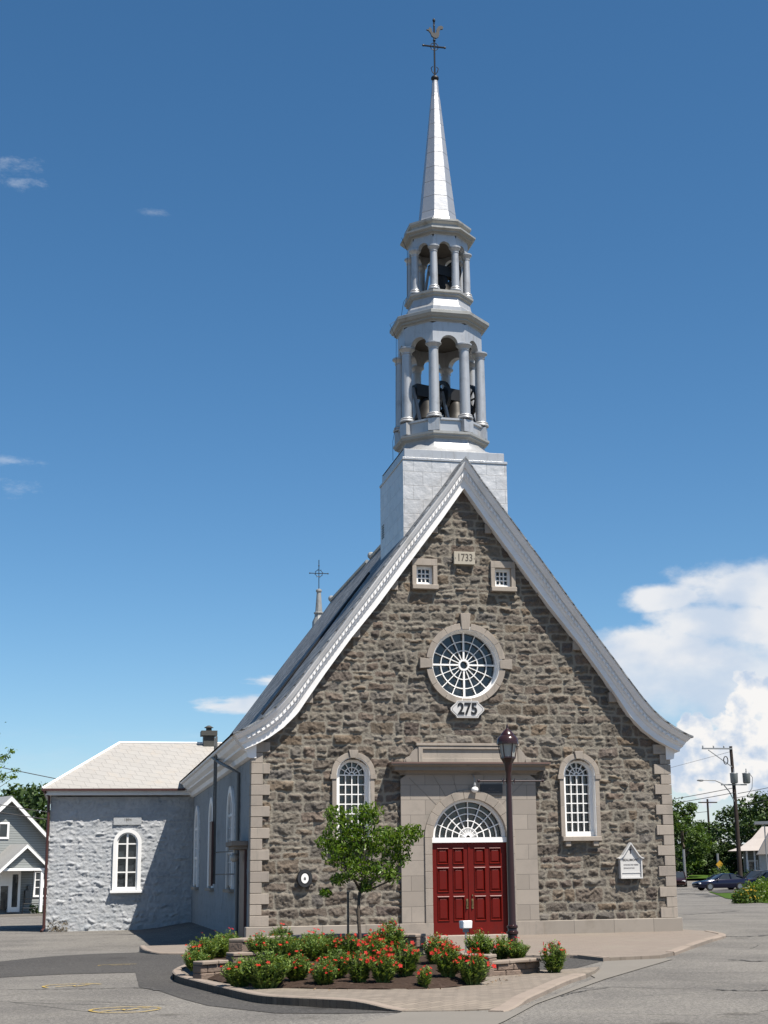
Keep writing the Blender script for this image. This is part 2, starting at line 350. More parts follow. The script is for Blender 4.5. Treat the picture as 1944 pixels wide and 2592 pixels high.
M['soil'] = mat('mulch soil', (0.075, 0.050, 0.038), 1.0, var=0.6, scale=18, bs=1.0, bscale=30, dirt=(0.14, 0.10, 0.08), dscale=9, spec=0.1)
M['kerb'] = mat('kerb concrete', (0.42, 0.345, 0.285), 0.95, var=0.12, scale=2, bs=0.3, bscale=60, dirt=(0.25, 0.21, 0.17), dscale=1.2, spec=0.2)
M['concrete'] = mat('apron concrete', (0.30, 0.275, 0.24), 0.95, var=0.1, scale=1.2, bs=0.25, bscale=80, dirt=(0.26, 0.235, 0.2), dscale=0.7, spec=0.2)
M['yellow'] = mat('yellow spray paint', (0.62, 0.42, 0.08), 0.9, var=0.25, scale=14)
_t = M['yellow'].node_tree; _ms = N(_t, 'ShaderNodeMixShader', {0: ramp(_t, noise(_t, coords(_t), 13, 5, 0.75), 0.34, 0.50)})
_t.links.new(N(_t, 'ShaderNodeBsdfTransparent').outputs[0], _ms.inputs[1]); _t.links.new(_t.nodes['Principled BSDF'].outputs[0], _ms.inputs[2]); _t.links.new(_ms.outputs[0], _t.nodes['Material Output'].inputs[0])
M['lawn'] = mat('lawn', (0.075, 0.14, 0.02), 1.0, var=0.4, scale=4, bs=1.0, bscale=25, spec=0.1)
M['siding'] = seams('clapboard', (0.46, 0.49, 0.48), 40, 0.15, (((0,1),(1,1)),((2,1),)), 0.8, 0, 0.018, 0.04, 0.6, 0.6)
M['tin'] = seams('standing seam roof', (0.60, 0.59, 0.57), 0.35, 60, (((0,1),(1,1)),((2,1),)), 0.5, 0.2, 0.02, 0.05, 0.7, 0.6)
M['house_white'] = mat('white house wall', (0.72, 0.71, 0.68), 0.8, var=0.06)
M['house_roof'] = mat('pale shingle roof', (0.60, 0.54, 0.50), 0.8, var=0.12, scale=3, bs=0.4, bscale=14)
M['wood_pole'] = mat('creosoted pole', (0.055, 0.036, 0.028), 0.95, var=0.4, scale=5)
M['galv'] = mat('galvanised grey', (0.42, 0.43, 0.44), 0.5, 0.4, var=0.1)
M['wire'] = mat('cable', (0.03, 0.03, 0.035), 0.7)
M['tyre'] = mat('tyre rubber', (0.012, 0.012, 0.012), 0.9)
M['rim'] = mat('wheel rim', (0.45, 0.46, 0.48), 0.35, 0.8)
M['car_blue'] = mat('dark blue car paint', (0.022, 0.024, 0.055), 0.12, 0.3, var=0.05)
M['car_grey'] = mat('dark grey car paint', (0.05, 0.045, 0.05), 0.15, 0.3, var=0.05)
M['car_red'] = mat('dark maroon car paint', (0.06, 0.025, 0.025), 0.15, 0.3, var=0.05)
M['lamp_clear'] = mat('headlamp', (0.75, 0.76, 0.78), 0.1, k=0.9)
M['lamp_red'] = mat('tail lamp', (0.35, 0.02, 0.015), 0.15)
M['sign_yellow'] = mat('yellow sign', (0.7, 0.4, 0.03), 0.6)
def asphalt(name, c, cracks=True, patch=0.14):
    c = kc(c, KC)
    m, t, p = nodes(name); v = coords(t)
    sp = N(t, 'ShaderNodeMath', {0: noise(t, v, 34, 5, 0.75), 1: noise(t, v, 110, 2, 0.7)}, operation='ADD').outputs[0]; sp = N(t, 'ShaderNodeMath', {0: sp, 1: 0.5}, operation='MULTIPLY').outputs[0]
    col = mix(t, ramp(t, sp, 0.36, 0.64), [x*0.55 for x in c], [min(1,x*1.45) for x in c])
    col = mix(t, ramp(t, noise(t, v, 16, 4, 0.85), 0.38, 0.62), mix(t, 1.0, col, (0.68, 0.68, 0.68), 'MULTIPLY'), mix(t, 1.0, col, (1.28, 1.27, 1.25), 'MULTIPLY'))
    col = mix(t, ramp(t, noise(t, v, 1.1, 7, 0.7), 0.60, 0.72), col, mix(t, 1.0, col, (0.72, 0.71, 0.70), 'MULTIPLY'))
    vo2 = N(t, 'ShaderNodeTexVoronoi', {'Vector': v, 'Scale': 0.55, 'Randomness': 1.0})
    col = mix(t, ramp(t, N(t, 'ShaderNodeMath', {0: vo2.outputs[0], 1: N(t, 'ShaderNodeMath', {0: noise(t, v, 6, 3), 1: 0.18}, operation='MULTIPLY').outputs[0]}, operation='ADD').outputs[0], 0.25, 0.14), col, mix(t, 1.0, col, (0.62, 0.61, 0.60), 'MULTIPLY'))
    col = mix(t, ramp(t, noise(t, v, 0.35, 5, 0.6), 0.35, 0.7), col, mix(t, 1.0, col, (1-patch*2, 1-patch*2, 1-patch*1.9), 'MULTIPLY'))
    col = mix(t, ramp(t, noise(t, v, 2.2, 5, 0.65), 0.4, 0.75), col, mix(t, 1.0, col, (1+patch, 1+patch, 1+patch*0.8), 'MULTIPLY'))
    if cracks:
        w = N(t, 'ShaderNodeMix', {0: 0.12}, data_type='VECTOR'); t.links.new(v, w.inputs[4])
        t.links.new(N(t, 'ShaderNodeTexNoise', {'Vector': v, 'Scale': 0.9, 'Detail': 5}).outputs[1], w.inputs[5])
        vo = N(t, 'ShaderNodeTexVoronoi', {'Vector': w.outputs[1], 'Scale': 0.22}, feature='DISTANCE_TO_EDGE')
        cr = N(t, 'ShaderNodeMath', {0: ramp(t, vo.outputs[0], 0.0035, 0.0015), 1: ramp(t, noise(t, v, 0.3, 2), 0.5, 0.58)}, operation='MULTIPLY').outputs[0]
        col = mix(t, cr, col, [x*0.35 for x in c])
    t.links.new(col, p.inputs['Base Color']); p.inputs['Roughness'].default_value = 0.95; p.inputs['Specular IOR Level'].default_value = 0.2
    t.links.new(bump(t, sp, 0.6, 0.012), p.inputs['Normal'])
    return m
M['asphalt'] = asphalt('old asphalt', (0.275, 0.258, 0.235))
M['asphalt_dark'] = asphalt('newer asphalt', (0.112, 0.106, 0.10), False, 0.08)
M['pavers'] = seams('concrete pavers', (0.345, 0.285, 0.225), 0.22, 0.11, (((0,0.87),(1,0.5)),((0,-0.5),(1,0.87))), 0.95, 0, 0.008, 0.14, 0.6, 0.5, dirt=(0.37,0.315,0.245), dscale=0.6)
M['brick_walk'] = seams('pink walk pavers', (0.35, 0.285, 0.23), 0.22, 0.11, (((0,1),),((1,1),)), 0.95, 0, 0.006, 0.08, 0.75, 0.3, dirt=(0.345,0.30,0.235), dscale=0.45)
M['tar'] = mat('tar seam', (0.105, 0.098, 0.09), 0.95, var=0.3, scale=9)
M['old_wood'] = mat('dark old boards', (0.16, 0.14, 0.115), 0.9, var=0.3, scale=6)
M['chimney'] = mat('sooty metal', (0.11, 0.11, 0.10), 0.6, 0.2, var=0.25, scale=5)
M['sign_white'] = mat('sign board paint', (0.50, 0.49, 0.475), 0.6, var=0.06, scale=6, k=1.0)
M['flash'] = mat('brown flashing', (0.26, 0.16, 0.13), 0.5, 0.2, var=0.2)
M['hood'] = mat('glossy maroon hood', (0.075, 0.035, 0.033), 0.2, 0.3, var=0.15)
M['grass'] = leaf_mat('grass blades', (0.06, 0.13, 0.012), (0.16, 0.24, 0.03), 0.3, 0.6)

# ================================================================ GROUND
def gz(x, y):
    z = -0.20*sstep(-5.5, -8.0, x)*sstep(-6, 2, y) - 0.08*sstep(-5, -8, x)*sstep(8, 20, y) - 0.25*sstep(-8, -12, x)*sstep(26, 55, y)
    return z + 1.0*sstep(20, 40, x)*sstep(78, 125, y)
def sheet(name, poly, z, m, res=0.6, kind='structure', thick=0.0):
    """polygon sheet following the ground; z is an offset or a function of (x, y)"""
    zf = z if callable(z) else (lambda x, y: gz(x, y) + z)
    bm = bmesh.new(); vs_ = [bm.verts.new((x, y, 0)) for x, y in poly]; bm.faces.new(vs_)
    xs = [p[0] for p in poly]; ys = [p[1] for p in poly]
    for lo, hi, ax in ((min(xs), max(xs), 0), (min(ys), max(ys), 1)):
        k = math.ceil(lo/res)
        while k*res < hi:
            no = (1,0,0) if ax == 0 else (0,1,0); co = (k*res,0,0) if ax == 0 else (0,k*res,0)
            bmesh.ops.bisect_plane(bm, geom=bm.verts[:]+bm.edges[:]+bm.faces[:], plane_co=co, plane_no=no, dist=1e-5); k += 1
    for v in bm.verts: v.co.z = zf(v.co.x, v.co.y)
    if thick:
        r = bmesh.ops.extrude_face_region(bm, geom=bm.faces[:])
        top = {g for g in r['geom'] if isinstance(g, bmesh.types.BMVert)}
        for v in bm.verts:
            if v not in top: v.co.z -= thick
    bmesh.ops.recalc_face_normals(bm, faces=bm.faces)
    if not thick:
        for f in bm.faces:
            if f.normal.z < 0: f.normal_flip()
    me = bpy.data.meshes.new(name); bm.to_mesh(me); bm.free()
    o = finish(name, me, m); o['kind'] = kind
    return o
def ground_axis(a, b, f0, f1, fine):
    s = [f0 + i*fine for i in range(int((f1-f0)/fine)+1)]
    st = fine; q = f1
    while q < b: st *= 1.25; q += st; s.append(q)
    st = fine; q = f0
    while q > a: st *= 1.25; q -= st; s.insert(0, q)
    return s
gx = ground_axis(-1600, 1600, -18, 10.2, 0.6); gy = ground_axis(-300, 2400, -40.2, 25.2, 0.6)
V = np.array([(x, y, gz(x, y)) for y in gy for x in gx]); nx = len(gx)
F = np.array([(j*nx+i, j*nx+i+1, (j+1)*nx+i+1, (j+1)*nx+i) for j in range(len(gy)-1) for i in range(nx-1)])
tag(np_mesh('ground', V, F, M['asphalt']), kind='structure')
# newer asphalt of the driveway, curving round behind the planted island
sheet('driveway', [(-16.5,-5.5),(-11.82,-6.63),(-10.84,-4.73),(-9.73,-2.9),(-8.8,-2.2),(-8.2,-3.4),(-8.0,-5.6),(-6.4,-6.3),(-4,-8.4),(-1.57,-10.6),(-0.9,-11.0),(-0.72,-12.25),(-2.58,-15.2),(-3.3,-14.3),(-4.6,-12.9),(-6.8,-11.2),(-8.0,-11.0),(-8.4,-11.8),(-8.66,-14.4),(-8.4,-16.2),(-8.2,-17.7),(-7.95,-19.0),(-7.3,-20.0),(-6.4,-21.05),(-7.2,-20.9),(-7.94,-20.54),(-8.63,-19.13),(-8.87,-17.9),(-9.11,-16.2),(-9.36,-15.4),(-9.27,-11.6),(-10.46,-11.5),(-11.58,-11.9),(-16.5,-12.8)], 0.006, M['asphalt_dark'])
# walk in front of the church
def zwalk(x, y): return 0.012 + 0.055*sstep(0, -5, y) if x > -6 else 0.012 + 0.03*sstep(0, -5, y)
sheet('sidewalk', [(-8.73,-1.2),(-8.73,-4.35),(-8.6,-5.1),(-8.35,-5.48),(-7.83,-5.77),(-5.0,-8.0),(-1.57,-10.72),(-1.1,-10.9),(-0.81,-11.05),(-0.7,-12.3),(0.55,-12.0),(1.25,-11.0),(5.3,-4.4),(6.6,-0.66),(6.3,3.0),(6.05,7.0),(5.9,7.0),(5.9,0.3),(-5.9,0.3),(-6.25,0.3),(-6.4,-0.9)], zwalk, M['brick_walk'], 0.6, thick=0.35)
def kerb(path, w, top, dep, m=None, side=1):
    mb = MB(); pts = [Vector((p[0], p[1], 0)) for p in path]; n = len(pts); row = []
    tf = top if callable(top) else (lambda x, y: top)
    for i, p in enumerate(pts):
        t = (pts[min(i+1,n-1)] - pts[max(i-1,0)]).normalized(); nn = Vector((-t.y, t.x, 0))*side
        a = p; b = p + nn*w; za = tf(a.x, a.y)
        row.append([(a.x,a.y,za-dep),(a.x,a.y,za-0.02),(a.x+nn.x*0.02,a.y+nn.y*0.02,za),(b.x,b.y,za+0.003),(b.x,b.y,za-dep)])
    for i in range(n-1):
        mb.add(row[i]+row[i+1], [(k, k+1, k+6, k+5) for k in range(4)])
    mb.add(row[0], [(0,1,2,3,4)]); mb.add(row[-1], [(4,3,2,1,0)])
    o = mb.build('kerb', m or M['kerb'], smooth=40); o['kind'] = 'structure'; return o
def smooth_path(pts, n=6):
    out = []
    P = [pts[0]] + list(pts) + [pts[-1]]
    for i in range(1, len(P)-2):
        for k in range(n):
            t = k/n; a = []
            for c in range(2):
                p0, p1, p2, p3 = P[i-1][c], P[i][c], P[i+1][c], P[i+2][c]
                a.append(0.5*((2*p1)+(-p0+p2)*t+(2*p0-5*p1+4*p2-p3)*t*t+(-p0+3*p1-3*p2+p3)*t**3))
            out.append(tuple(a))
    out.append(tuple(pts[-1])); return out
kerb(smooth_path([(1.25,-11.05),(2.6,-8.8),(4.0,-6.5),(5.35,-4.4),(6.0,-2.8),(6.65,-0.6)]), 0.18, lambda x,y: zwalk(x,y)+0.008, 0.4, side=1)
kerb(smooth_path([(-8.75,-1.0),(-8.76,-3.4),(-8.62,-5.1),(-8.36,-5.52),(-7.83,-5.80),(-6.4,-6.95)]), 0.12, lambda x,y: zwalk(x,y)+0.006, 0.4, side=1)
kerb(smooth_path([(-3.0,-9.6),(-1.9,-10.5),(-1.3,-10.86),(-0.86,-11.05),(-0.68,-11.6),(-0.70,-12.3)]), 0.12, lambda x,y: zwalk(x,y)+0.01, 0.3, side=1)
# planted island
ISL = smooth_path([(-7.6,-11.0),(-8.25,-11.2),(-8.5,-11.9),(-8.72,-13.2),(-8.72,-14.6),(-8.5,-16.1),(-8.25,-17.6),(-7.98,-18.95),(-7.67,-19.5),(-7.27,-19.95),(-6.9,-20.4),(-6.45,-21.0)], 5)
def zisl(x, y): return (0.105 - 0.045*sstep(-6.6, -4.6, x + 0.25*(y+19)))*(1 - 0.85*sstep(-20.1, -21.0, y)*sstep(-7.3, -6.4, x))
sheet('island_pavement', ISL + [(-5.9,-21.15),(-5.07,-21.1),(-3.17,-17.45),(-2.35,-16.15),(-2.0,-15.5),(-1.6,-14.6),(-2.6,-15.15),(-3.2,-14.6),(-4.6,-12.95),(-6.6,-11.4)], zisl, M['pavers'], 0.6, thick=0.3)
kerb(ISL, 0.14, lambda x,y: zisl(x,y)+0.012, 0.35, side=1)
kerb(smooth_path([(-5.3,-21.55),(-4.25,-19.6),(-3.17,-17.55),(-2.45,-16.35)]), 0.2, lambda x,y: zisl(x,y)+0.012, 0.3, side=1)
sheet('apron', [(-6.45,-21.06),(-5.9,-21.2),(-5.2,-21.5),(-4.3,-20.0),(-2.35,-16.5),(-2.1,-15.4),(-1.55,-14.5),(-0.7,-12.35),(0.6,-12.05),(0.7,-12.3),(-1.5,-15.6),(-2.3,-16.8),(-4.6,-20.6),(-5.6,-22.6),(-8.0,-27),(-10.0,-30),(-11.5,-30),(-8.2,-23.9)], 0.012, M['concrete'], 0.6)
# mulch mound
def zsoil(x, y):
    base = 0.118 + 0.052*max(0.0, y+18.7)
    dx = (x+6.15)/2.2; dy = (y+15.5)/3.0
    return max(zisl(x,y)+0.004, min(base, zisl(x,y) + 0.9*(1.0-math.sqrt(dx*dx+dy*dy)))) + 0.02*(math.sin(x*9+y*5)*math.sin(y*7-x*3))*0.6
bed = [(-6.15+2.2*math.cos(a)*(1+0.03*math.sin(5*a)), -15.5+3.03*math.sin(a)*(1+0.03*math.sin(4*a+1))) for a in [2*math.pi*i/40 for i in range(40)]]
sheet('soil', bed, zsoil, M['soil'], 0.14)
sheet('soil', [(-8.45,-15.3),(-7.6,-14.6),(-7.2,-12.7),(-7.0,-11.5),(-8.1,-11.5),(-8.5,-12.6)], 0.26, M['soil'], 0.3)
sheet('soil', [(-4.05,-15.9),(-3.2,-16.0),(-2.75,-15.4),(-3.2,-14.4),(-4.4,-13.3),(-4.6,-14.6)], 0.25, M['soil'], 0.3)
# lawn and verge on the right, across the road
lawn_edge = [(37.05,68.5),(30.5,52),(26.8,42.8),(23.72,33.5),(22.7,28.5),(22.9,25),(60,25),(75,68.5),(75,84),(47,84)]
sheet('lawn', lawn_edge, 0.03, M['lawn'], 2.0)
sheet('side_street', [(39.5,73),(36.2,66),(34.0,60),(40,62.5),(60,66),(60,82),(46,82)], 0.05, M['asphalt_dark'], 2.0)
sheet('grass_verge', [(44,112),(50,104),(56,104),(75,106),(100,140),(100,180),(44,180)], 0.25, M['lawn'], 4.0)
sheet('lawn_behind', [(-60,62),(-10,62),(-10,140),(-60,140)], 0.05, M['lawn'], 8.0)
def ribbon(mb, pts, w, z):
    for (x0,y0),(x1,y1) in zip(pts, pts[1:]):
        d = math.hypot(x1-x0, y1-y0) or 1; nx_, ny_ = -(y1-y0)/d*w/2, (x1-x0)/d*w/2
        mb.add([(x0+nx_,y0+ny_,z),(x0-nx_,y0-ny_,z),(x1-nx_,y1-ny_,z),(x1+nx_,y1+ny_,z)], [(0,1,2,3)])
def crack(pts, w, seed):
    rg_ = random.Random(seed); P = smooth_path(pts, 10); mb = MB(); row = []
    for i, (x, y) in enumerate(P):
        x1, y1 = P[min(i+1, len(P)-1)]; x0, y0 = P[max(i-1, 0)]; d = math.hypot(x1-x0, y1-y0); nx_, ny_ = -(y1-y0)/d, (x1-x0)/d
        ww = w*rg_.uniform(0.35, 1.3)*(0.3 if i in (0, len(P)-1) else 1); o = rg_.uniform(-w, w)*0.6
        row += [(x+nx_*(o+ww/2), y+ny_*(o+ww/2), gz(x,y)+0.010), (x+nx_*(o-ww/2), y+ny_*(o-ww/2), gz(x,y)+0.010)]
    mb.add(row, [(2*i, 2*i+1, 2*i+3, 2*i+2) for i in range(len(P)-1)])
    o = mb.build('road_crack', M['tar']); o['kind'] = 'structure'
for i, (p_, w_) in enumerate([([(5.66,-3.7),(5.94,-4.19),(6.83,-3.71),(9.5,-2.0)],0.16),([(1.55,-12.91),(1.73,-13.17),(1.75,-13.6),(2.2,-13.5),(4.0,-13.0)],0.12),([(-1.6,-19.3),(-1.34,-19.64),(-0.9,-19.75),(0.2,-19.6)],0.09),([(30.6,59.3),(32.8,62.1),(31.75,57.26),(28.2,48.0)],0.8),
    ([(-3.29,-18.4),(-2.73,-18.28),(-2.28,-18.7),(-1.79,-19.08)],0.035),([(11.6,13.8),(13.4,15.2),(16.1,17.8)],0.12),([(-11.44,-14.98),(-10.82,-15.08),(-10.15,-15.31),(-9.4,-15.42),(-9.09,-16.2)],0.06),([(-3.95,-19.57),(-3.47,-18.93),(-2.79,-18.31)],0.04),([(-11.0,-17.2),(-10.3,-17.6),(-9.6,-18.3),(-9.0,-18.9)],0.025),([(3.5,-8.5),(5,-9.5),(6.5,-9.2),(9,-10)],0.05),([(-1.0,-15.9),(0.3,-16.3),(1.2,-17.4),(1.5,-19)],0.03)]): crack(p_, w_, i)
def spray(cx, cy, rx_, ry_, zig, w, a0, a1, label, z=0.012):
    mb = MB()
    ribbon(mb, [(cx+rx_*math.cos(a)*(1+0.05*math.sin(3*a)), cy+ry_*math.sin(a)*(1+0.06*math.cos(5*a))) for a in [a0+(a1-a0)*i/30 for i in range(31)]], w, z)
    ribbon(mb, [(cx+x*rx_, cy+y*ry_) for x, y in zig], w, z+0.003)
    tag(mb.build('paint_mark', M['yellow']), label, 'paint mark', 'yellow spray marks on the asphalt')
spray(-9.70, -19.35, 0.44, 0.42, [(-0.7,-0.5),(-0.1,0.1),(0.0,-0.3),(0.45,0.35),(0.7,0.1)], 0.045, 0.2, 6.2, 'yellow sprayed circle with a zigzag inside, nearest the bottom edge')
spray(-10.35, -14.65, 0.45, 0.5, [(-0.6,-0.3),(0,0.1),(0.1,-0.3),(0.6,0.4)], 0.05, 0.4, 3.6, 'yellow sprayed half circle on the grey asphalt left of the dark patch')
spray(-9.45, -9.35, 0.42, 0.35, [(-0.5,0),(0.4,0.1)], 0.035, 0.8, 3.2, 'faint yellow spray mark on the dark asphalt band', 0.018)

# ================================================================ CHURCH
church = empty('church', (0,0,0), label='fieldstone church with a silver spire, red double doors and a whitewashed side wing', cat='church')
HW = 5.9
UX = [0,.42,1.24,1.75,2.42,3.0,3.64,4.22,4.6,4.98,5.3,5.6,5.9,6.16,6.43]; UZ = [13.17,12.55,11.47,10.79,9.89,9.09,8.22,7.45,6.93,6.43,6.06,5.79,5.59,5.44,5.31]
LX = [0,.64,1.66,2.47,3.28,3.93,4.4,4.73,5.1,5.47,5.82,6.12]; LZ = [12.33,11.42,10.05,8.95,7.94,7.05,6.37,5.88,5.51,5.24,5.06,4.93]
up = lambda x: float(np.interp(abs(x), UX, UZ)); lo = lambda x: float(np.interp(abs(x), LX, LZ))

def rubble(u0, u1, w0, w1, st, ch, sw, seed, hgt, warp=0.035, split=0.35, big_low=0.0, rough=1.0, joint=(.010,.026)):
    rng = np.random.default_rng(seed)
    U, Wz = np.meshgrid(np.arange(u0, u1+st*0.5, st), np.arange(w0, w1+st*0.5, st))
    a = U + warp*1.4*(fbm(U*3.1, Wz*3.1, seed+3)-0.5)*2 + 0.02*(vnoise(U*14, Wz*14, seed+9)-0.5)
    b = Wz + warp*(fbm(U*1.7, Wz*2.2, seed+5)-0.5)*2.4 + 0.02*(vnoise(U*13, Wz*13, seed+11)-0.5)
    ed = [w0-0.5]
    while ed[-1] < w1+0.5:
        ed.append(ed[-1] + rng.uniform(*ch)*(1 + big_low*max(0, 1-(ed[-1]-w0)/4.0)))
    ed = np.array(ed); ci = np.clip(np.searchsorted(ed, b)-1, 0, len(ed)-2)
    H = np.zeros_like(U); R1 = np.zeros_like(U); R2 = np.zeros_like(U); MK = np.zeros_like(U)
    ridg = 1-np.abs(2*fbm(U*6.5+Wz*2.5, Wz*7.5-U*2.2, seed+21, 5)-1)*1.6; fine = fbm(U*16, Wz*20, seed+31, 4)
    for c in range(len(ed)-1):
        mk = ci == c
        if not mk.any(): continue
        x = a[mk]; z = b[mk]; z0, z1 = ed[c], ed[c+1]
        e = [u0-1-rng.uniform(0, .5)]
        while e[-1] < u1+1: e.append(e[-1] + rng.uniform(*sw)*(0.8 if z1-z0 < 0.25 else 1.0))
        e = np.array(e); n = len(e)-1; si = np.clip(np.searchsorted(e, x)-1, 0, n-1)
        spl = (rng.random(n) < split)*((z1-z0) > 0.26); fr = rng.uniform(.38, .62, n)
        zm = z0 + (z1-z0)*fr[si]; upper = spl[si] & (z > zm)
        zl = np.where(spl[si] & upper, zm, z0); zh = np.where(spl[si] & ~upper, zm, z1)
        idx = si*2 + upper
        k = 2*n
        tilt = rng.uniform(-.10, .10, k)
        x0 = e[si] + tilt[idx]*(z-(zl+zh)/2)*1.2; x1 = e[si+1] + tilt[idx]*(z-(zl+zh)/2)*1.2
        ins = rng.uniform(*joint, k)[idx]
        dx = np.minimum(x-x0, x1-x)-ins; dz = np.minimum(z-zl, zh-z)-ins
        r = 0.06
        d = r - np.sqrt(np.maximum(r-dx, 0)**2 + np.maximum(r-dz, 0)**2)
        d = np.minimum(d, np.minimum(dx, dz))
        m_ = np.clip(d/0.022, 0, 1); m_ = m_*m_*(3-2*m_)
        xc = (x0+x1)/2; zc = (zl+zh)/2
        hh = np.full_like(x, 9.0); bu = rng.uniform(.45, 1.15, k)
        for q in range(4):
            ax = rng.uniform(-.5, .5, k)[idx]; az = rng.uniform(-.6, .6, k)[idx]; off = rng.uniform(0.0, .03, k)[idx]
            hh = np.minimum(hh, bu[idx]*hgt + off + ax*(x-xc) + az*(z-zc))
        edge = np.clip(d/0.05, 0, 1)**0.6
        hh = np.clip(hh, 0.012, hgt*1.7)*edge + (ridg[mk]-0.6)*hgt*rough*m_ + (fine[mk]-.5)*0.03*rough
        H[mk] = m_*np.maximum(hh, 0.010) + (1-m_)*(0.010 + (fine[mk]-.5)*0.016)
        R1[mk] = rng.random(k)[idx]; R2[mk] = rng.random(k)[idx]*0.85; MK[mk] = m_
    return U, Wz, H, R1, R2, MK
def rubble_obj(name, G, keep, xf, m, parent):
    U, Wz, H, R1, R2, MK = G; h, w = U.shape
    V = xf(U.ravel(), Wz.ravel(), H.ravel())
    I = np.arange(h*w).reshape(h, w)
    F = np.stack([I[:-1,:-1].ravel(), I[:-1,1:].ravel(), I[1:,1:].ravel(), I[1:,:-1].ravel()], 1)
    uc = (U[:-1,:-1]+U[1:,1:]).ravel()/2; wc = (Wz[:-1,:-1]+Wz[1:,1:]).ravel()/2
    F = F[keep(uc, wc)]
    used = np.unique(F); rm = np.full(h*w, -1); rm[used] = np.arange(len(used))
    me = bpy.data.meshes.new(name); V = V[used]; F = rm[F]
    me.vertices.add(len(V)); me.vertices.foreach_set('co', np.ascontiguousarray(V, np.float32).ravel())
    me.loops.add(F.size); me.loops.foreach_set('vertex_index', F.astype(np.int32).ravel())
    me.polygons.add(len(F)); me.polygons.foreach_set('loop_start', np.arange(0, F.size, 4, dtype=np.int32))
    me.update(calc_edges=True)
    at = me.attributes.new('stone', 'FLOAT_COLOR', 'POINT')
    at.data.foreach_set('color', np.stack([R1.ravel()[used], MK.ravel()[used], R2.ravel()[used], np.ones(len(used))], 1).astype(np.float32).ravel())
    return finish(name, me, m, parent, True)
WX = 3.19                                   # nave window axis
def keep_front(u, w):
    k = (w < np.interp(np.abs(u), LX, LZ)+0.12) & (np.abs(u) < HW-0.05)
    for sx in (-1, 1):
        du = np.abs(u-sx*WX)
        k &= ~(((du < 0.50) & (w > 2.55) & (w < 4.18)) | ((np.hypot(u-sx*WX, w-4.18) < 0.50) & (w >= 4.18)))
        k &= ~((np.abs(u-sx*1.14) < 0.27) & (np.abs(w-9.81) < 0.34))
    k &= ~(np.hypot(u, w-7.33) < 1.02)
    k &= ~((np.abs(u) < 1.5) & (w < 2.6)) & ~((np.hypot(u, w-2.6) < 1.2))
    return k
G = rubble(-HW, HW, -0.1, 12.6, 0.025, (0.21, 0.36), (0.28, 0.85), 11, 0.047, 0.06, 0.36, 0.14, 1.25, (.008,.024))
G[2][np.abs(G[0]) > 5.40] = np.minimum(G[2][np.abs(G[0]) > 5.40], 0.055)
G[2][:] = np.minimum(G[2], 0.105); G[2][np.abs(G[0]) < 1.95] = np.where(G[1][np.abs(G[0]) < 1.95] < 4.3, np.minimum(G[2][np.abs(G[0]) < 1.95], 0.09), G[2][np.abs(G[0]) < 1.95])
rubble_obj('front_wall', G, keep_front, lambda u, w, h: np.stack([u, -h, w], 1), M['rubble'], church)

# quoins, plinth
for sx in (-1, 1):
    mb = MB(); z = 0.372; hq = (5.14-0.372)/17
    for i in range(17):
        L = 0.47 if i % 2 == 0 else 0.28; pr = 0.075 if i % 2 == 0 else 0.07
        xa, xb = (sx*HW + sx*0.03, sx*(HW-L))
        mb.box(min(xa,xb), max(xa,xb), -pr, 0.25 if i % 2 else 0.35, z+0.006, z+hq-0.006); z += hq
    mb.build('corner_quoins', M['cut'], church, bevel=0.008)
for x0, x1 in ((-6.03, -1.92), (1.92, 6.03)):
    mb = MB(); mb.box(x0, x1, -0.14, 0.3, -0.6 if x0 < 0 else -0.3, 0.372)
    mb.build('plinth', M['plinth'], church, bevel=0.015)
# a few dressed stones tucked under the gable
for x, z, w, h in ((-4.33,6.18,.26,.3),(-3.05,7.98,.26,.28),(-1.98,9.33,.24,.26),(-0.82,11.0,.2,.26),(0.72,11.06,.24,.28),(2.2,9.33,.26,.28),(3.2,7.75,.28,.26),(4.2,6.3,.26,.28)):
    mb = MB(); z += 0.16; w *= 0.8; x *= 1.015; mb.box(x-w/2, x+w/2, -0.115, 0.02, z-h/2, z+h/2); mb.build('gable_kneeler', M['cut'], church, bevel=0.008)

# side, rear walls
def keep_side(u, w): return (w < 4.8)
Gs = rubble(0.05, 19.8, -0.5, 4.8, 0.06, (0.25, 0.4), (0.3, 0.8), 23, 0.012, 0.05, 0.2)
rubble_obj('side_wall', Gs, keep_side, lambda u, w, h: np.stack([-HW-h*1.1, u, w], 1), M['shaded_whitewash'], church)
mb = MB(); mb.box(5.6, 5.88, 0.02, 22.3, -0.3, 5.0); mb.build('side_wall', M['shaded_whitewash'], church)
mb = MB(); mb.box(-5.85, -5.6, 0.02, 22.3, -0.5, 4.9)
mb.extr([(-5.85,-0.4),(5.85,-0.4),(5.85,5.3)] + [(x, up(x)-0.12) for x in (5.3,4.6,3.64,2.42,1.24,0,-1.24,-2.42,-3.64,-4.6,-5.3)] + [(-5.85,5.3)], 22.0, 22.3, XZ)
mb.build('rear_wall', M['shaded_whitewash'], church)

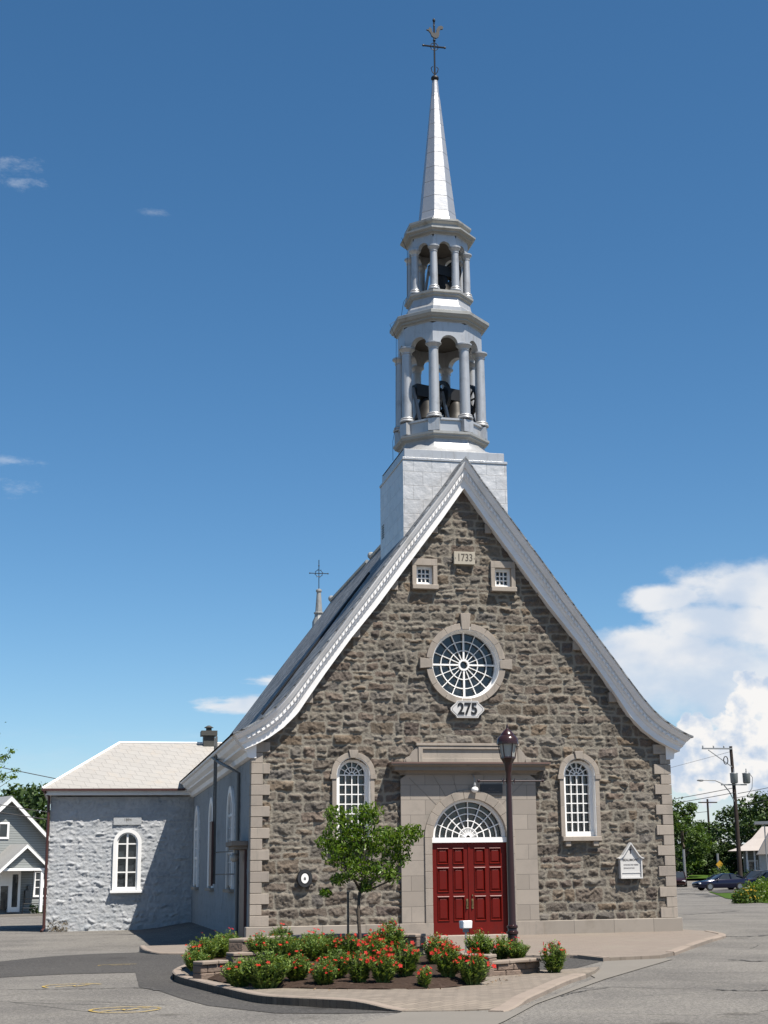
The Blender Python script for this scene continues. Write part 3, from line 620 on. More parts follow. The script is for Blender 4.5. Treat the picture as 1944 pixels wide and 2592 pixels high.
# raking cornices
def sect():      # (t, y)
    return [(0.0,-0.52),(0.05,-0.52),(0.06,-0.495),(0.12,-0.49),(0.18,-0.465),(0.25,-0.43),(0.31,-0.405),(0.32,-0.348),(0.555,-0.345),(0.56,-0.325),(0.62,-0.32),(0.68,-0.29),(0.69,-0.262),(0.95,-0.255),(0.96,-0.275),(1.0,-0.275),(1.0,0.02)]
S = [i/60 for i in range(61)]
for sx in (-1, 1):
    mb = MB(); rows = []
    for s_ in S:
        xu = 6.43*s_; xl = 6.12*s_
        rows.append([(sx*(xu+(xl-xu)*t), y, up(xu)+(lo(xl)-up(xu))*t) for t, y in sect()])
    m_ = len(rows[0])
    vs_ = [p for r in rows for p in r]
    mb.add(vs_, [(i*m_+k, i*m_+k+1, (i+1)*m_+k+1, (i+1)*m_+k) for i in range(len(S)-1) for k in range(m_-1)])
    last = rows[-1]; mb.add(last + [(last[0][0], 0.02, last[0][2])], [tuple(range(m_+1))])
    cor = mb.build('raking_cornice', M['cornice'], church, smooth=28)
    # dentils
    mb = MB(); acc = 0.0; prev = None; s_ = 0.012
    while s_ < 0.975:
        xu = 6.43*s_; xl = 6.12*s_
        P = lambda t, ds=0.0: Vector((sx*((xu+6.43*ds)+((xl+6.12*ds)-(xu+6.43*ds))*t), 0, up(xu+6.43*ds)+(lo(xl+6.12*ds)-up(xu+6.43*ds))*t))
        tang = (P(.45, 0.002)-P(.45, -0.002)); step = 0.148/(tang.length/0.004)
        tt = tang.normalized()*0.042; a, b = P(.41), P(.53)
        c4 = [a-tt, a+tt, b+tt, b-tt]
        mb.add([(p.x, -0.395, p.z) for p in c4] + [(p.x, -0.345, p.z) for p in c4], [(0,1,2,3),(4,7,6,5)] + [(i,4+i,4+(i+1)%4,(i+1)%4) for i in range(4)])
        s_ += step
    mb.build('dentils', M['cornice'], cor)
# side eaves
for sx in (-1, 1):
    mb = MB()
    mb.extr([(sx*x, z) for x, z in ((6.45,5.30),(6.45,5.23),(6.38,5.20),(6.33,5.08),(6.22,5.00),(6.22,4.94),(6.05,4.88),(6.03,4.74),(5.95,4.71),(5.8,4.71),(5.8,5.30))], -0.10, 22.3 if sx > 0 else 19.9, XZ)
    mb.build('eaves_cornice', M['cornice'], church)
# nave roof
mb = MB(); xs_ = [6.47*i/40 for i in range(41)]
def roofz(x): return up(x) + 0.03
ysr = [-0.54, 3.0, 8.0, 14.0, 22.45]
for sx in (-1, 1):
    top = [(sx*x, roofz(x)) for x in xs_]
    vs_ = [(x, y, z) for y in ysr for x, z in top]; n = len(top)
    mb.add(vs_, [(j*n+i, j*n+i+1, (j+1)*n+i+1, (j+1)*n+i) for j in range(len(ysr)-1) for i in range(n-1)])
    vs_ = [(x, y, z-0.05) for y in ysr for x, z in top]
    mb.add(vs_, [(j*n+i, (j+1)*n+i, (j+1)*n+i+1, j*n+i+1) for j in range(len(ysr)-1) for i in range(n-1)])
    for y in (ysr[0], ysr[-1]):
        mb.add([(x, y, z) for x, z in top] + [(x, y, z-0.05) for x, z in top], [(i, i+1, n+i+1, n+i) for i in range(n-1)])
roof = mb.build('nave_roof', M['roof'], church, smooth=35)
mb = MB()
for y0, x0, x1 in ((4.6, 1.8, 5.1), (4.75, 2.2, 3.1)):
    mb.tube([(-x, y0, roofz(x)+0.05) for x in [x0+(x1-x0)*i/12 for i in range(13)]], 0.045, 6)
mb.build('roof_shadow_line', M['iron'], roof)  # dark tubes standing in for the steeple's shadow line on the left slope
mb = MB()
for y0, y1 in ((5.5, 13.5), (14.2, 22.4)):
    mb.tube([(0, y0, 13.23), (0, y1, 13.23)], 0.08, 8)
    mb.sphere((0, y1-0.05, 13.3), 0.14, 8, 6)
mb.build('ridge_cap', M['trim_metal'], roof)
# apse behind with its little spire
mb = MB(); mb.box(-3.4, 3.4, 22.3, 28, -0.4, 5.0); mb.extr([(-3.7,5.0),(3.7,5.0),(2.3,8.2),(0,11.9),(-2.3,8.2)], 22.3, 28, XZ); mb.build('apse', M['roof'], church)
fl = MB(); fl.lathe([(0.34,11.4),(0.30,12.9),(0.20,13.1),(0.19,13.25),(0.23,13.27),(0.23,13.33),(0.165,13.36),(0.10,14.25),(0.135,14.3),(0.135,14.38),(0.07,14.42)], 0.04, 26, 10)
fle = fl.build('rear_spirelet', M['trim_metal'], church, smooth=30)
mb = MB(); z0 = 15.15
mb.tube([(0.04,26,14.4),(0.04,26,15.78)], 0.018, 6); mb.tube([(-0.36,26,z0),(0.44,26,z0)], 0.018, 6)
for k in range(24):
    a, b = 2*math.pi*k/24, 2*math.pi*(k+1)/24
    mb.tube([(0.04+0.16*math.cos(a),26,z0+0.16*math.sin(a)),(0.04+0.16*math.cos(b),26,z0+0.16*math.sin(b))], 0.014, 5)
    if k % 3 == 1: mb.tube([(0.04+0.16*math.cos(a),26,z0+0.16*math.sin(a)),(0.04+0.21*math.cos(a),26,z0+0.21*math.sin(a))], 0.01, 5)
for dx, dz in ((-0.38,0),(0.46,0)): mb.sphere((dx, 26, z0), 0.035, 6, 5)
mb.sphere((0.04,26,z0+0.36), 0.035, 6, 5)
mb.build('iron_cross', M['iron'], fle)

# ---- rose window
def bars_ring(mb, cx, cz, r, w, y0, y1, a0=0, a1=2*math.pi, n=40):
    full = abs(a1-a0-2*math.pi) < 1e-6
    A = arc(cx, cz, r-w/2, a0, a1, n); B = arc(cx, cz, r+w/2, a0, a1, n)
    if full: A, B = A[:-1], B[:-1]
    mb.band(A, B, y0, y1, XZ, full)
def spoke(mb, cx, cz, r0, r1, a, w, y0, y1):
    c, s_ = math.cos(a), math.sin(a); px, pz = -s_*w/2, c*w/2
    mb.extr([(cx+c*r0+px, cz+s_*r0+pz), (cx+c*r1+px, cz+s_*r1+pz), (cx+c*r1-px, cz+s_*r1-pz), (cx+c*r0-px, cz+s_*r0-pz)], y0, y1, XZ)
ring_n = 48
mb = MB()
for q in range(4):                          # ring of voussoirs between four key blocks
    for j in range(3):
        a0 = q*math.pi/2 + 0.135 + j*(math.pi/2-0.27)/3 + 0.004; a1 = q*math.pi/2 + 0.135 + (j+1)*(math.pi/2-0.27)/3 - 0.004
        mb.band(arc(0,7.33,0.965,a0,a1,6), arc(0,7.33,1.14,a0,a1,6), -0.115, 0.02, XZ, False)
for a in range(4):
    c, s_ = math.cos(a*math.pi/2), math.sin(a*math.pi/2); r0, r1 = 0.965, (1.42 if a == 1 else 1.32 if a != 3 else 1.14)
    rot = lambda u, w: (u*c - w*s_, 7.33 + u*s_ + w*c)
    mb.extr([rot(r0,-0.115), rot(r1,-0.145), rot(r1,0.145), rot(r0,0.115)], -0.14 if a != 3 else -0.115, 0.02, XZ)
rw = mb.build('rose_window', M['cut'], church, bevel=0.006)
mb = MB(); mb.band(arc(0,7.33,0.955,0,2*math.pi,ring_n)[:-1], arc(0,7.33,1.05,0,2*math.pi,ring_n)[:-1], -0.10, 0.34, XZ); mb.build('reveal', M['white'], rw, smooth=40)
mb = MB(); bars_ring(mb, 0, 7.33, 0.925, 0.06, 0.13, 0.26, n=ring_n); bars_ring(mb, 0, 7.33, 0.66, 0.021, 0.16, 0.22); bars_ring(mb, 0, 7.33, 0.405, 0.021, 0.16, 0.22); bars_ring(mb, 0, 7.33, 0.135, 0.05, 0.14, 0.24, n=24)
for k in range(16): spoke(mb, 0, 7.33, 0.15, 0.90, k*math.pi/8, 0.045 if k % 4 == 0 else 0.019, 0.15 if k % 4 == 0 else 0.163, 0.225)
mb.build('tracery', M['white'], rw)
mb = MB(); mb.extr(arc(0,7.33,0.96,0,2*math.pi,ring_n)[:-1], 0.27, 0.29, XZ); mb.build('pane', M['glass'], rw)

# ---- small square windows
for sx in (-1, 1):
    cx = sx*1.14; mb = MB()
    mb.box(cx-.36, cx+.36, -0.10, 0.05, 10.09, 10.28)
    mb.box(cx-.36, cx-.24, -0.10, 0.25, 9.535, 10.086); mb.box(cx+.24, cx+.36, -0.10, 0.25, 9.535, 10.086)
    w = mb.build('attic_window', M['cut'], church, bevel=0.006)
    mb = MB(); mb.box(cx-.37, cx+.37, -0.19, 0.1, 9.40, 9.53); mb.build('sill', M['cut'], w, bevel=0.01)
    mb = MB(); mb.band([(cx-.165,9.63),(cx+.165,9.63),(cx+.165,10.0),(cx-.165,10.0)], [(cx-.245,9.525),(cx+.245,9.525),(cx+.245,10.095),(cx-.245,10.095)], 0.06, 0.15, XZ)
    for i in (1, 2):
        mb.box(cx-.165+.11*i-.014, cx-.165+.11*i+.014, 0.08, 0.14, 9.63, 10.0); mb.box(cx-.165, cx+.165, 0.083, 0.137, 9.63+.1233*i-.014, 9.63+.1233*i+.014)
    mb.box(cx-.22, cx+.22, 0.02, 0.10, 9.531, 9.60)
    mb.build('frame', M['white'], w)
    mb = MB(); mb.box(cx-.24, cx+.24, 0.155, 0.17, 9.53, 10.09); mb.build('pane', M['glass'], w)

# ---- arched nave windows of the front
for sx in (-1, 1):
    cx = sx*WX; zs = 4.18; mb = MB()
    for j in range(4):                      # arch stones, leaving the key
        a0 = (0 if j < 2 else math.pi/2+0.2) + (j % 2)*(math.pi/2-0.2)/2 + 0.004; a1 = a0 + (math.pi/2-0.2)/2 - 0.008
        mb.band(arc(cx,zs+0.1,0.455,a0,a1,6), arc(cx,zs+0.1,0.60,a0,a1,6), -0.11, 0.03, XZ, False)
    mb.extr([(cx-0.085,zs+0.54),(cx+0.085,zs+0.54),(cx+0.13,zs+0.755),(cx-0.13,zs+0.755)], -0.15, 0.03, XZ)
    for s2 in (-1, 1):
        a, b = sorted((cx+s2*0.455, cx+s2*0.63)); mb.box(a, b, -0.135, 0.05, zs-0.02, zs+0.098)
        a, b = sorted((cx+s2*0.455, cx+s2*0.575)); mb.box(a, b, -0.11, 0.05, 3.42, zs-0.025); mb.box(a, b, -0.11, 0.05, 2.60, 3.415)
    w = mb.build('arched_window', M['cut'], church, bevel=0.006)
    mb = MB(); mb.box(cx-.56, cx+.56, -0.20, 0.1, 2.47, 2.597)
    for s2 in (-1, 1): a = cx+s2*0.40; mb.box(a-.075, a+.075, -0.16, 0.0, 2.33, 2.468)
    mb.build('sill', M['cut'], w, bevel=0.012)
    zs2 = zs+0.1
    mb = MB(); mb.band(arch_loop(cx,zs2,2.60,0.445,24), arch_loop(cx,zs2,2.60,0.53,24), -0.10, 0.33, XZ, False); mb.build('reveal', M['white'], w, smooth=40)
    mb = MB(); mb.band(arch_loop(cx,zs2,2.72,0.345,24), arch_loop(cx,zs2,2.60,0.444,24), 0.10, 0.24, XZ, False); mb.box(cx-.44, cx+.44, 0.06, 0.238, 2.601, 2.735)
    for i in (1, 2, 3): mb.box(cx-.345+.1725*i-.012, cx-.345+.1725*i+.012, 0.13, 0.2, 2.735, zs2)
    for i in range(1, 7): z = 2.735 + (zs2-2.735)/6*i; mb.box(cx-.345, cx+.345, 0.135 if i < 6 else 0.12, 0.196, z-.014, z+.014)
    bars_ring(mb, cx, zs2, 0.205, 0.022, 0.13, 0.2, 0, math.pi, 16); bars_ring(mb, cx, zs2, 0.075, 0.025, 0.13, 0.2, 0, math.pi, 10)
    for k in range(1, 6): spoke(mb, cx, zs2, 0.07, 0.35, k*math.pi/6, 0.02, 0.132, 0.198)
    mb.build('frame', M['white'], w)
    mb = MB(); mb.extr(arch_loop(cx,zs2,2.6,0.445,20), 0.25, 0.27, XZ); mb.build('pane', M['glass'], w)

# ---- portal
PY = -0.13
mb = MB(); n = 32; zc = 2.6
al = arc(0, zc, 1.265, 0, math.pi, n)
mb.box(1.265, 1.9, PY, 0.12, 0.375, zc); mb.box(-1.9, -1.265, PY, 0.12, 0.375, zc)
outl = []
for x, z in al:
    a = math.atan2(z-zc, x); t = min(1.9/max(1e-6, abs(math.cos(a))), (4.30-zc)/max(1e-6, math.sin(a))); outl.append((t*math.cos(a), zc+t*math.sin(a)))
mb.band(al, outl, PY, 0.12, XZ, False)
portal = mb.build('portal', M['ashlar'], church)
mb = MB()
for j in range(11):                         # voussoirs
    a0 = j*math.pi/11 + 0.003; a1 = (j+1)*math.pi/11 - 0.003
    mb.band(arc(0,zc,1.03,a0,a1,5), arc(0,zc,1.262,a0,a1,5), PY-0.045, 0.3, XZ, False)
for sx in (-1, 1):
    for i in range(5):
        a, b = sorted((sx*1.06, sx*1.262)); mb.box(a, b, PY-0.045, 0.3, 0.375+(zc-0.375)/5*i+(0.003 if i else 0), 0.375+(zc-0.375)/5*(i+1)-0.003)
    a, b = sorted((sx*1.06, sx*1.98)); mb.box(a, b, PY-0.07, 0.3, -0.4, 0.372)
mb.build('arch_surround', M['cut'], portal, bevel=0.006)
for k in (-3,-2,-1,1,2,3):                  # radial joints above the arch
    a = math.pi/2 + k*0.27; mb = MB(); spoke(mb, 0, zc, 1.28, min(1.66/math.sin(a), 2.3), a, 0.012, PY-0.006, PY+0.02); mb.build('radial_joint', M['dark_stone'], portal)
# cornice of the portal
mb = MB()
prof = [(-0.02,4.27),(0.03,4.27),(0.03,4.31),(0.06,4.34),(0.12,4.365),(0.20,4.375),(0.255,4.38),(0.255,4.475),(0.27,4.485),(0.33,4.50),(0.36,4.515),(0.36,4.56),(-0.1,4.60)]
for i in range(len(prof)-1):
    (p0, z0), (p1, z1) = prof[i], prof[i+1]
    A = [(-1.9-p0*0.85, 0.0, z0), (-1.9-p0*0.85, PY-p0, z0), (1.9+p0*0.85, PY-p0, z0), (1.9+p0*0.85, 0.0, z0)]
    B = [(-1.9-p1*0.85, 0.0, z1), (-1.9-p1*0.85, PY-p1, z1), (1.9+p1*0.85, PY-p1, z1), (1.9+p1*0.85, 0.0, z1)]
    mb.add(A+B, [(k, k+1, k+5, k+4) for k in range(3)])
mb.build('portal_cornice', M['dark_stone'], portal)
mb = MB(); mb.box(-2.235, 2.235, PY-0.385, PY-0.355, 4.548, 4.592); mb.box(-2.235, -2.2055, PY-0.3545, 0.0, 4.548, 4.592); mb.box(2.2055, 2.235, PY-0.3545, 0.0, 4.548, 4.592); mb.build('flashing', M['flash'], portal)
mb = MB(); z0, z1 = 4.585, 5.13
mb.box(-1.42, 1.42, -0.10, 0.05, z0, z1-0.07)
mb.box(-1.46, 1.46, -0.17, 0.05, z1-0.07, z1)
mb.band([(-1.28,4.72),(1.28,4.72),(1.28,4.97),(-1.28,4.97)], [(-1.40,z0+0.02),(1.40,z0+0.02),(1.40,z1-0.09),(-1.40,z1-0.09)], -0.15, -0.09, XZ)
for sx in (-1, 1):
    pts = [(1.42,z0),(1.80,z0),(1.80,4.66),(1.74,4.74),(1.64,4.78),(1.58,4.88),(1.50,4.96),(1.46,5.02),(1.42,5.02)]
    mb.extr([(sx*x, z) for x, z in pts], -0.13, 0.0, XZ)
    mb.extr(arc(sx*1.69, 4.66, 0.07, 0, 2*math.pi, 14)[:-1], -0.16, -0.12, XZ)
mb.build('attic_panel', M['cut'], portal, bevel=0.005)
# fanlight
mb = MB(); mb.band(arc(0,zc,0.95,0,math.pi,36), arc(0,zc,1.03,0,math.pi,36), -0.02, 0.16, XZ, False); mb.box(-1.05, 1.05, -0.06, 0.16, 2.465, 2.60)
for r in (0.26, 0.45, 0.63, 0.80): bars_ring(mb, 0, zc, r, 0.024, 0.05, 0.11, 0, math.pi, 32)
bars_ring(mb, 0, zc, 0.075, 0.024, 0.04, 0.12, 0, math.pi, 12)
for k in range(1, 8): spoke(mb, 0, zc, 0.08, 0.96, k*math.pi/8, 0.024, 0.053, 0.107)
for k in range(8): spoke(mb, 0, zc, 0.08, 0.27, (k+0.5)*math.pi/8, 0.011, 0.055, 0.105)
fan = mb.build('fanlight', M['white'], portal)
mb = MB(); mb.extr(arc(0,zc,1.03,0,math.pi,36), 0.14, 0.155, XZ); mb.build('pane', M['glass'], fan)
# doors
for sx in (-1, 1):
    mb = MB(); x0, x1 = sorted((sx*0.008, sx*1.058)); mb.box(x0, x1, 0.06, 0.13, 0.02, 2.462)
    cols = ((0.135,0.46),(0.56,0.90)) ; rows_ = ((0.40,1.06),(1.155,1.815),(1.885,2.33))
    # stiles and rails in front of the slab
    ex = [0.008, 0.135, 0.46, 0.56, 0.90, 1.058]
    for a, b in ((0,1),(2,3),(4,5)): u0, u1 = sorted((sx*ex[a], sx*ex[b])); mb.box(u0, u1, 0.02, 0.0595, 0.02, 2.462)
    for c0, c1 in cols:
        u0, u1 = sorted((sx*c0, sx*c1))
        for z0, z1 in ((0.02,0.40),(1.06,1.155),(1.815,1.885),(2.33,2.462)): mb.box(u0+0.0005, u1-0.0005, 0.0205, 0.0595, z0, z1)
        for z0, z1 in rows_:                # raised field with a bevelled border and a proud bolection moulding
            for (i0, y0), (i1, y1) in (((0.0, 0.012), (0.022, -0.004)), ((0.022, -0.004), (0.045, 0.045)), ((0.045, 0.045), (0.085, 0.022))):
                A = [(u0+i0,y0,z0+i0),(u1-i0,y0,z0+i0),(u1-i0,y0,z1-i0),(u0+i0,y0,z1-i0)]; B = [(u0+i1,y1,z0+i1),(u1-i1,y1,z0+i1),(u1-i1,y1,z1-i1),(u0+i1,y1,z1-i1)]
                mb.add(A+B, [(k,(k+1)%4,4+(k+1)%4,4+k) for k in range(4)])
            mb.add([(u0+.085,0.022,z0+.085),(u1-.085,0.022,z0+.085),(u1-.085,0.022,z1-.085),(u0+.085,0.022,z1-.085)], [(0,1,2,3)])
    if sx > 0: mb.box(-0.03, 0.03, 0.0, 0.02, 0.02, 2.46)
    d = mb.build('door', M['red'], portal)
    mb = MB(); hx = sx*0.075; mb.box(hx-0.025, hx+0.025, 0.005, 0.02, 0.72, 0.98); mb.tube([(hx,0.01,0.76),(hx,-0.05,0.79),(hx,-0.05,0.91),(hx,0.01,0.94)], 0.012, 6)
    if sx > 0: mb.lathe([(0.02,1.05),(0.02,1.09)], hx, 0.005, 8)
    mb.build('handle', M['brass'], d)
mb = MB(); mb.box(-1.15, 1.15, -0.42, 0.1, -0.1, 0.045); mb.build('doorstep', M['cut'], portal, bevel=0.01)

# ---- date stone
mb = MB(); mb.box(-0.30, 0.31, -0.14, 0.02, 10.145, 10.51); ds = mb.build('date_stone', M['cream'], church, bevel=0.006)
text('lettering', '1733', 0.30, (0.015, -0.1415, 10.33), M['engrave'], ds, 0.002, sx=0.78, off=0.004)
for x in (-0.265, 0.285): mb = MB(); mb.box(x-.008, x+.008, -0.143, -0.139, 10.29, 10.34); mb.build('date_stop', M['engrave'], ds)

# ---- steeple
SY = 2.35
OCT = R(22.5)
def octa(prof, name, m, parent, **k):
    mb = MB(); mb.lathe(prof, 0, SY, 8, OCT); return mb.build(name, m, parent, **k)
mb = MB(); b0, b1 = 0.7, 4.0
mb.box(-1.56, 1.56, b0, b1, 10.2, 13.36)
tw = mb.build('tower_base', M['silver'], church)
mb = MB(); mb.box(-1.585, 1.585, b0-.025, b1+.025, 13.363, 13.45); mb.box(-1.51, 1.51, b0+.05, b1-.05, 13.453, 13.72); mb.build('base_moulding', M['silver_plain'], tw, bevel=0.015)
# flare from the square to the octagon
def square_oct(f, half, rr, z):             # blend of square and octagon outline, 16 points
    out = []
    for k in range(32):
        a = 2*math.pi*k/32 + math.pi/32*0; c, s_ = math.cos(a), math.sin(a)
        sq = half/max(abs(c), abs(s_)); aa = (a + OCT) % (math.pi/4) - OCT; oc = rr*math.cos(OCT)/math.cos(aa)
        r_ = sq*(1-f) + oc*f; out.append((r_*c, SY + r_*s_*(1.0 if f > .98 else 1.0), z))
    return out
lv = [(0.0,1.53,1.4,13.722),(0.45,1.44,1.4,13.83),(0.75,1.38,1.37,13.95),(0.92,1.34,1.33,14.1),(1.0,1.3,1.31,14.22)]
mb = MB(); vs_ = [p for l in lv for p in square_oct(*l)]
mb.add(vs_, [(i*32+k, i*32+(k+1)%32, (i+1)*32+(k+1)%32, (i+1)*32+k) for i in range(len(lv)-1) for k in range(32)])
mb.build('flared_skirt', M['silver_plain'], tw, smooth=30)
octa([(1.31,14.2),(1.33,14.22),(1.44,14.27),(1.44,14.30),(1.48,14.33),(1.48,14.40),(1.30,14.44)], 'belfry_base_moulding', M['trim_metal'], tw)
octa([(1.30,14.40),(1.30,14.76),(1.36,14.78),(1.36,14.84),(0.3,14.85)], 'belfry_dado', M['silver_plain'], tw)
def ring_cols(rc, r, z0, z1, mat_, parent, ped=None):
    for k in range(8):
        a = OCT + k*math.pi/4; x, y = rc*math.cos(a), SY + rc*math.sin(a); mb = MB()
        h = z1-z0
        mb.lathe([(r*1.5,z0),(r*1.55,z0+0.03),(r*1.45,z0+0.06),(r*1.3,z0+0.075),(r*1.4,z0+0.10),(r*1.3,z0+0.13),(r*1.02,z0+0.15),(r,z0+h*0.4),(r*0.92,z1-0.24),(r*0.92,z1-0.20),(r*1.05,z1-0.19),(r*1.05,z1-0.165),(r*0.95,z1-0.16),(r*1.12,z1-0.10),(r*1.42,z1-0.055),(r*1.42,z1-0.045),(r*1.55,z1-0.04),(r*1.55,z1)], x, y, 16)
        c = mb.build('column', mat_, parent, smooth=35)
        if ped:
            mb = MB(); w = ped; ca, sa = math.cos(a), math.sin(a)
            pts = [(x+ca*u-sa*v, y+sa*u+ca*v) for u, v in ((-w,-w),(w,-w),(w,w),(-w,w))]
            mb.extr(pts, 14.43, 14.80, lambda u, v, d: (u, v, d)); mb.build('pedestal', mat_, c)
ring_cols(1.235, 0.158, 14.85, 17.2, M['silver_plain'], tw, 0.17)
def arcade(name, RR, zs, zt, ra, th, m, parent):
    """octagonal drum wall pierced by a round arch in each face"""
    ap = RR*math.cos(OCT); hw = RR*math.sin(OCT); mb = MB(); n = 14
    for k in range(8):
        a = math.pi/4*k; nn = (math.cos(a), math.sin(a)); tt = (-math.sin(a), math.cos(a))
        al = arc(0, zs, ra, 0, math.pi, n); top = []
        for i, (s_, z) in enumerate(al):
            an = math.pi*i/n; q = min(hw/max(1e-6, abs(math.cos(an))), (zt-zs)/max(1e-6, math.sin(an))); top.append((q*math.cos(an), zs+q*math.sin(an)))
        for dep, flip in ((ap, 1), (ap-th, -1)):
            sc_ = dep/ap
            P = lambda s_, z: (nn[0]*dep+tt[0]*s_, SY+nn[1]*dep+tt[1]*s_, z)
            A = [P(s_, z) for s_, z in al]; B = [P(max(-hw*sc_, min(hw*sc_, s_)), z) for s_, z in top]
            mb.add(A+B, [(i, i+1, n+2+i, n+1+i) for i in range(n)])
        Q = lambda s_, z, dep: (nn[0]*dep+tt[0]*s_, SY+nn[1]*dep+tt[1]*s_, z)
        A = [Q(s_, z, ap) for s_, z in al]; B = [Q(s_, z, ap-th) for s_, z in al]
        mb.add(A+B, [(i, i+1, n+2+i, n+1+i) for i in range(n)])
        for sg in (-1, 1):
            mb.add([Q(sg*ra, zs, ap), Q(sg*hw, zs, ap), Q(sg*hw*(ap-th)/ap, zs, ap-th), Q(sg*ra, zs, ap-th)], [(0,1,2,3)])
    return mb.build(name, m, parent)
arcade('belfry_arcade', 1.31, 17.19, 17.88, 0.27, 0.22, M['silver_plain'], tw)
octa([(1.2,17.70),(1.2,17.75)], 'belfry_ceiling', M['old_wood'], tw)
octa([(1.0,17.86),(1.315,17.865),(1.33,17.90),(1.42,17.93),(1.42,17.97),(1.50,18.0),(1.54,18.07),(1.56,18.08),(1.56,18.17),(1.50,18.20),(1.22,18.30),(0.5,18.31)], 'belfry_cornice', M['trim_metal'], tw)
octa([(1.17,18.29),(1.17,18.44),(1.12,18.45),(1.02,18.58),(0.97,18.80),(0.96,18.84),(0.5,18.85)], 'lantern_skirt', M['silver_plain'], tw)
octa([(0.96,18.82),(1.04,18.86),(1.04,18.90),(1.09,18.93),(1.09,19.0),(0.95,19.03),(0.3,19.035)], 'lantern_base_moulding', M['trim_metal'], tw)
ring_cols(0.885, 0.118, 19.03, 20.48, M['silver_plain'], tw)
arcade('lantern_arcade', 0.945, 20.46, 20.86, 0.175, 0.16, M['silver_plain'], tw)
octa([(0.85,20.76),(0.85,20.8)], 'lantern_ceiling', M['old_wood'], tw)
octa([(0.7,20.845),(0.95,20.85),(0.97,20.88),(1.10,20.90),(1.10,20.93),(1.17,20.96),(1.2,20.98),(1.2,21.03),(1.02,21.06),(0.98,21.07),(0.98,21.20),(1.0,21.22),(1.05,21.25),(1.07,21.29),(1.07,21.35),(1.0,21.38),(0.6,21.46)], 'lantern_cornice', M['trim_metal'], tw)
octa([(0.72,21.42),(0.66,21.50),(0.62,21.62),(0.585,21.85),(0.35,24.0),(0.16,25.85),(0.155,25.88),(0.125,26.1),(0.095,26.56),(0.02,26.57)], 'spire', M['spire'], tw)
mb = MB(); mb.sphere((0,SY,26.66), 0.13, 12, 8, 0.75); mb.tube([(0,SY,26.7),(0,SY,28.7)], 0.028, 6)
mb.tube([(-0.37,SY,27.8),(0.33,SY,27.8)], 0.03, 6)
for k in range(16):
    a, b = 2*math.pi*k/16, 2*math.pi*(k+1)/16
    mb.tube([(0.13*math.cos(a),SY,27.8+0.13*math.sin(a)),(0.13*math.cos(b),SY,27.8+0.13*math.sin(b))], 0.014, 5)
for sx in (-1, 1): mb.tube([(0,SY,26.78),(sx*0.09,SY,26.9),(sx*0.12,SY,27.02),(sx*0.06,SY,27.08)], 0.015, 5); mb.sphere((sx*0.36-0.01,SY,27.8), 0.04, 6, 5)
mb.sphere((0,SY,28.02), 0.05, 8, 6); mb.sphere((0,SY,28.55), 0.035, 6, 5); mb.sphere((0,SY,28.74), 0.05, 8, 6, 1.5)
vane = mb.build('spire_cross', M['iron'], tw, smooth=40)
mb = MB()                                   # weathercock
mb.extr([(-0.12,28.26),(-0.09,28.17),(-0.02,28.11),(0.07,28.10),(0.14,28.15),(0.17,28.24),(0.17,28.36),(0.21,28.44),(0.29,28.46),(0.30,28.53),(0.23,28.57),(0.14,28.53),(0.08,28.42),(0.07,28.30),(0.0,28.27),(-0.06,28.30),(-0.08,28.40),(-0.13,28.47),(-0.17,28.45),(-0.18,28.40),(-0.26,28.37),(-0.18,28.34)], SY-0.03, SY+0.03, XZ)
mb.build('weathercock', M['black'], vane)
mb = MB()
for i in range(6): mb.box(-1.57, -1.555, 3.48, 3.78, 11.68+i*0.075, 11.72+i*0.075)
mb.build('louvre', M['black'], tw)
# cable of the lightning rod down the left of the steeple
mb = MB(); mb.tube([(-1.2,SY-0.2,20.95),(-0.98,SY,20.6),(-0.99,SY,19.1),(-1.12,SY,18.9),(-1.2,SY,18.4),(-1.58,SY-.1,18.1),(-1.36,SY,17.7),(-1.40,SY,14.9),(-1.50,SY,14.4),(-1.50,SY,13.8)], 0.007, 5); mb.build('conductor_cable', M['wire'], tw)

# ---- side windows, ladder, pipes on the shaded side wall
YZ = lambda u, w, d: (-HW-d, u, w)
for yc in (4.95, 11.25, 17.4):
    mb = MB(); mb.band(arch_loop(yc,3.42,1.30,0.66,18), arch_loop(yc,3.42,1.30,0.86,18), 0.0, 0.085, YZ, False)
    mb.band(arch_loop(yc,3.42,1.42,0.58,18), arch_loop(yc,3.42,1.30,0.665,18), 0.0, 0.06, YZ, False)
    mb.box(-HW-0.06, -HW, yc-0.6, yc+0.6, 3.38, 3.46); mb.box(-HW-0.06, -HW, yc-0.6, yc+0.6, 2.3, 2.38); mb.box(-HW-0.061, -HW, yc-0.03, yc+0.03, 1.4, 4.0)
    for i in (-1, 1): mb.box(-HW-0.05, -HW, yc+i*0.3-0.012, yc+i*0.3+0.012, 1.4, 3.9)
    for i in range(1, 6): mb.box(-HW-0.05, -HW, yc-0.6, yc+0.6, 1.4+i*0.33-0.012, 1.4+i*0.33+0.012)
    w = mb.build('side_window', M['white'], church)
    mb = MB(); mb.box(-HW-0.16, -HW, yc-0.95, yc+0.95, 1.2, 1.30); mb.build('sill', M['cut'], w, bevel=0.01)
    mb = MB(); mb.extr(arch_loop(yc,3.42,1.35,0.62,18), 0.022, 0.035, YZ); mb.build('pane', M['glass'], w)
mb = MB()
for y in (5.05, 5.5): mb.box(-6.42, -6.36, y-0.03, y+0.03, 1.45, 5.75)
for i in range(14): mb.tube([(-6.39,5.05,1.6+i*0.3),(-6.39,5.5,1.6+i*0.3)], 0.015, 5)
for z in (1.72, 2.35): mb.tube([(-6.39,5.05,z),(-6.1,3.2,z),(-5.95,2.7,z)], 0.018, 5)
lad = mb.build('roof_ladder', M['grey_metal'], church)
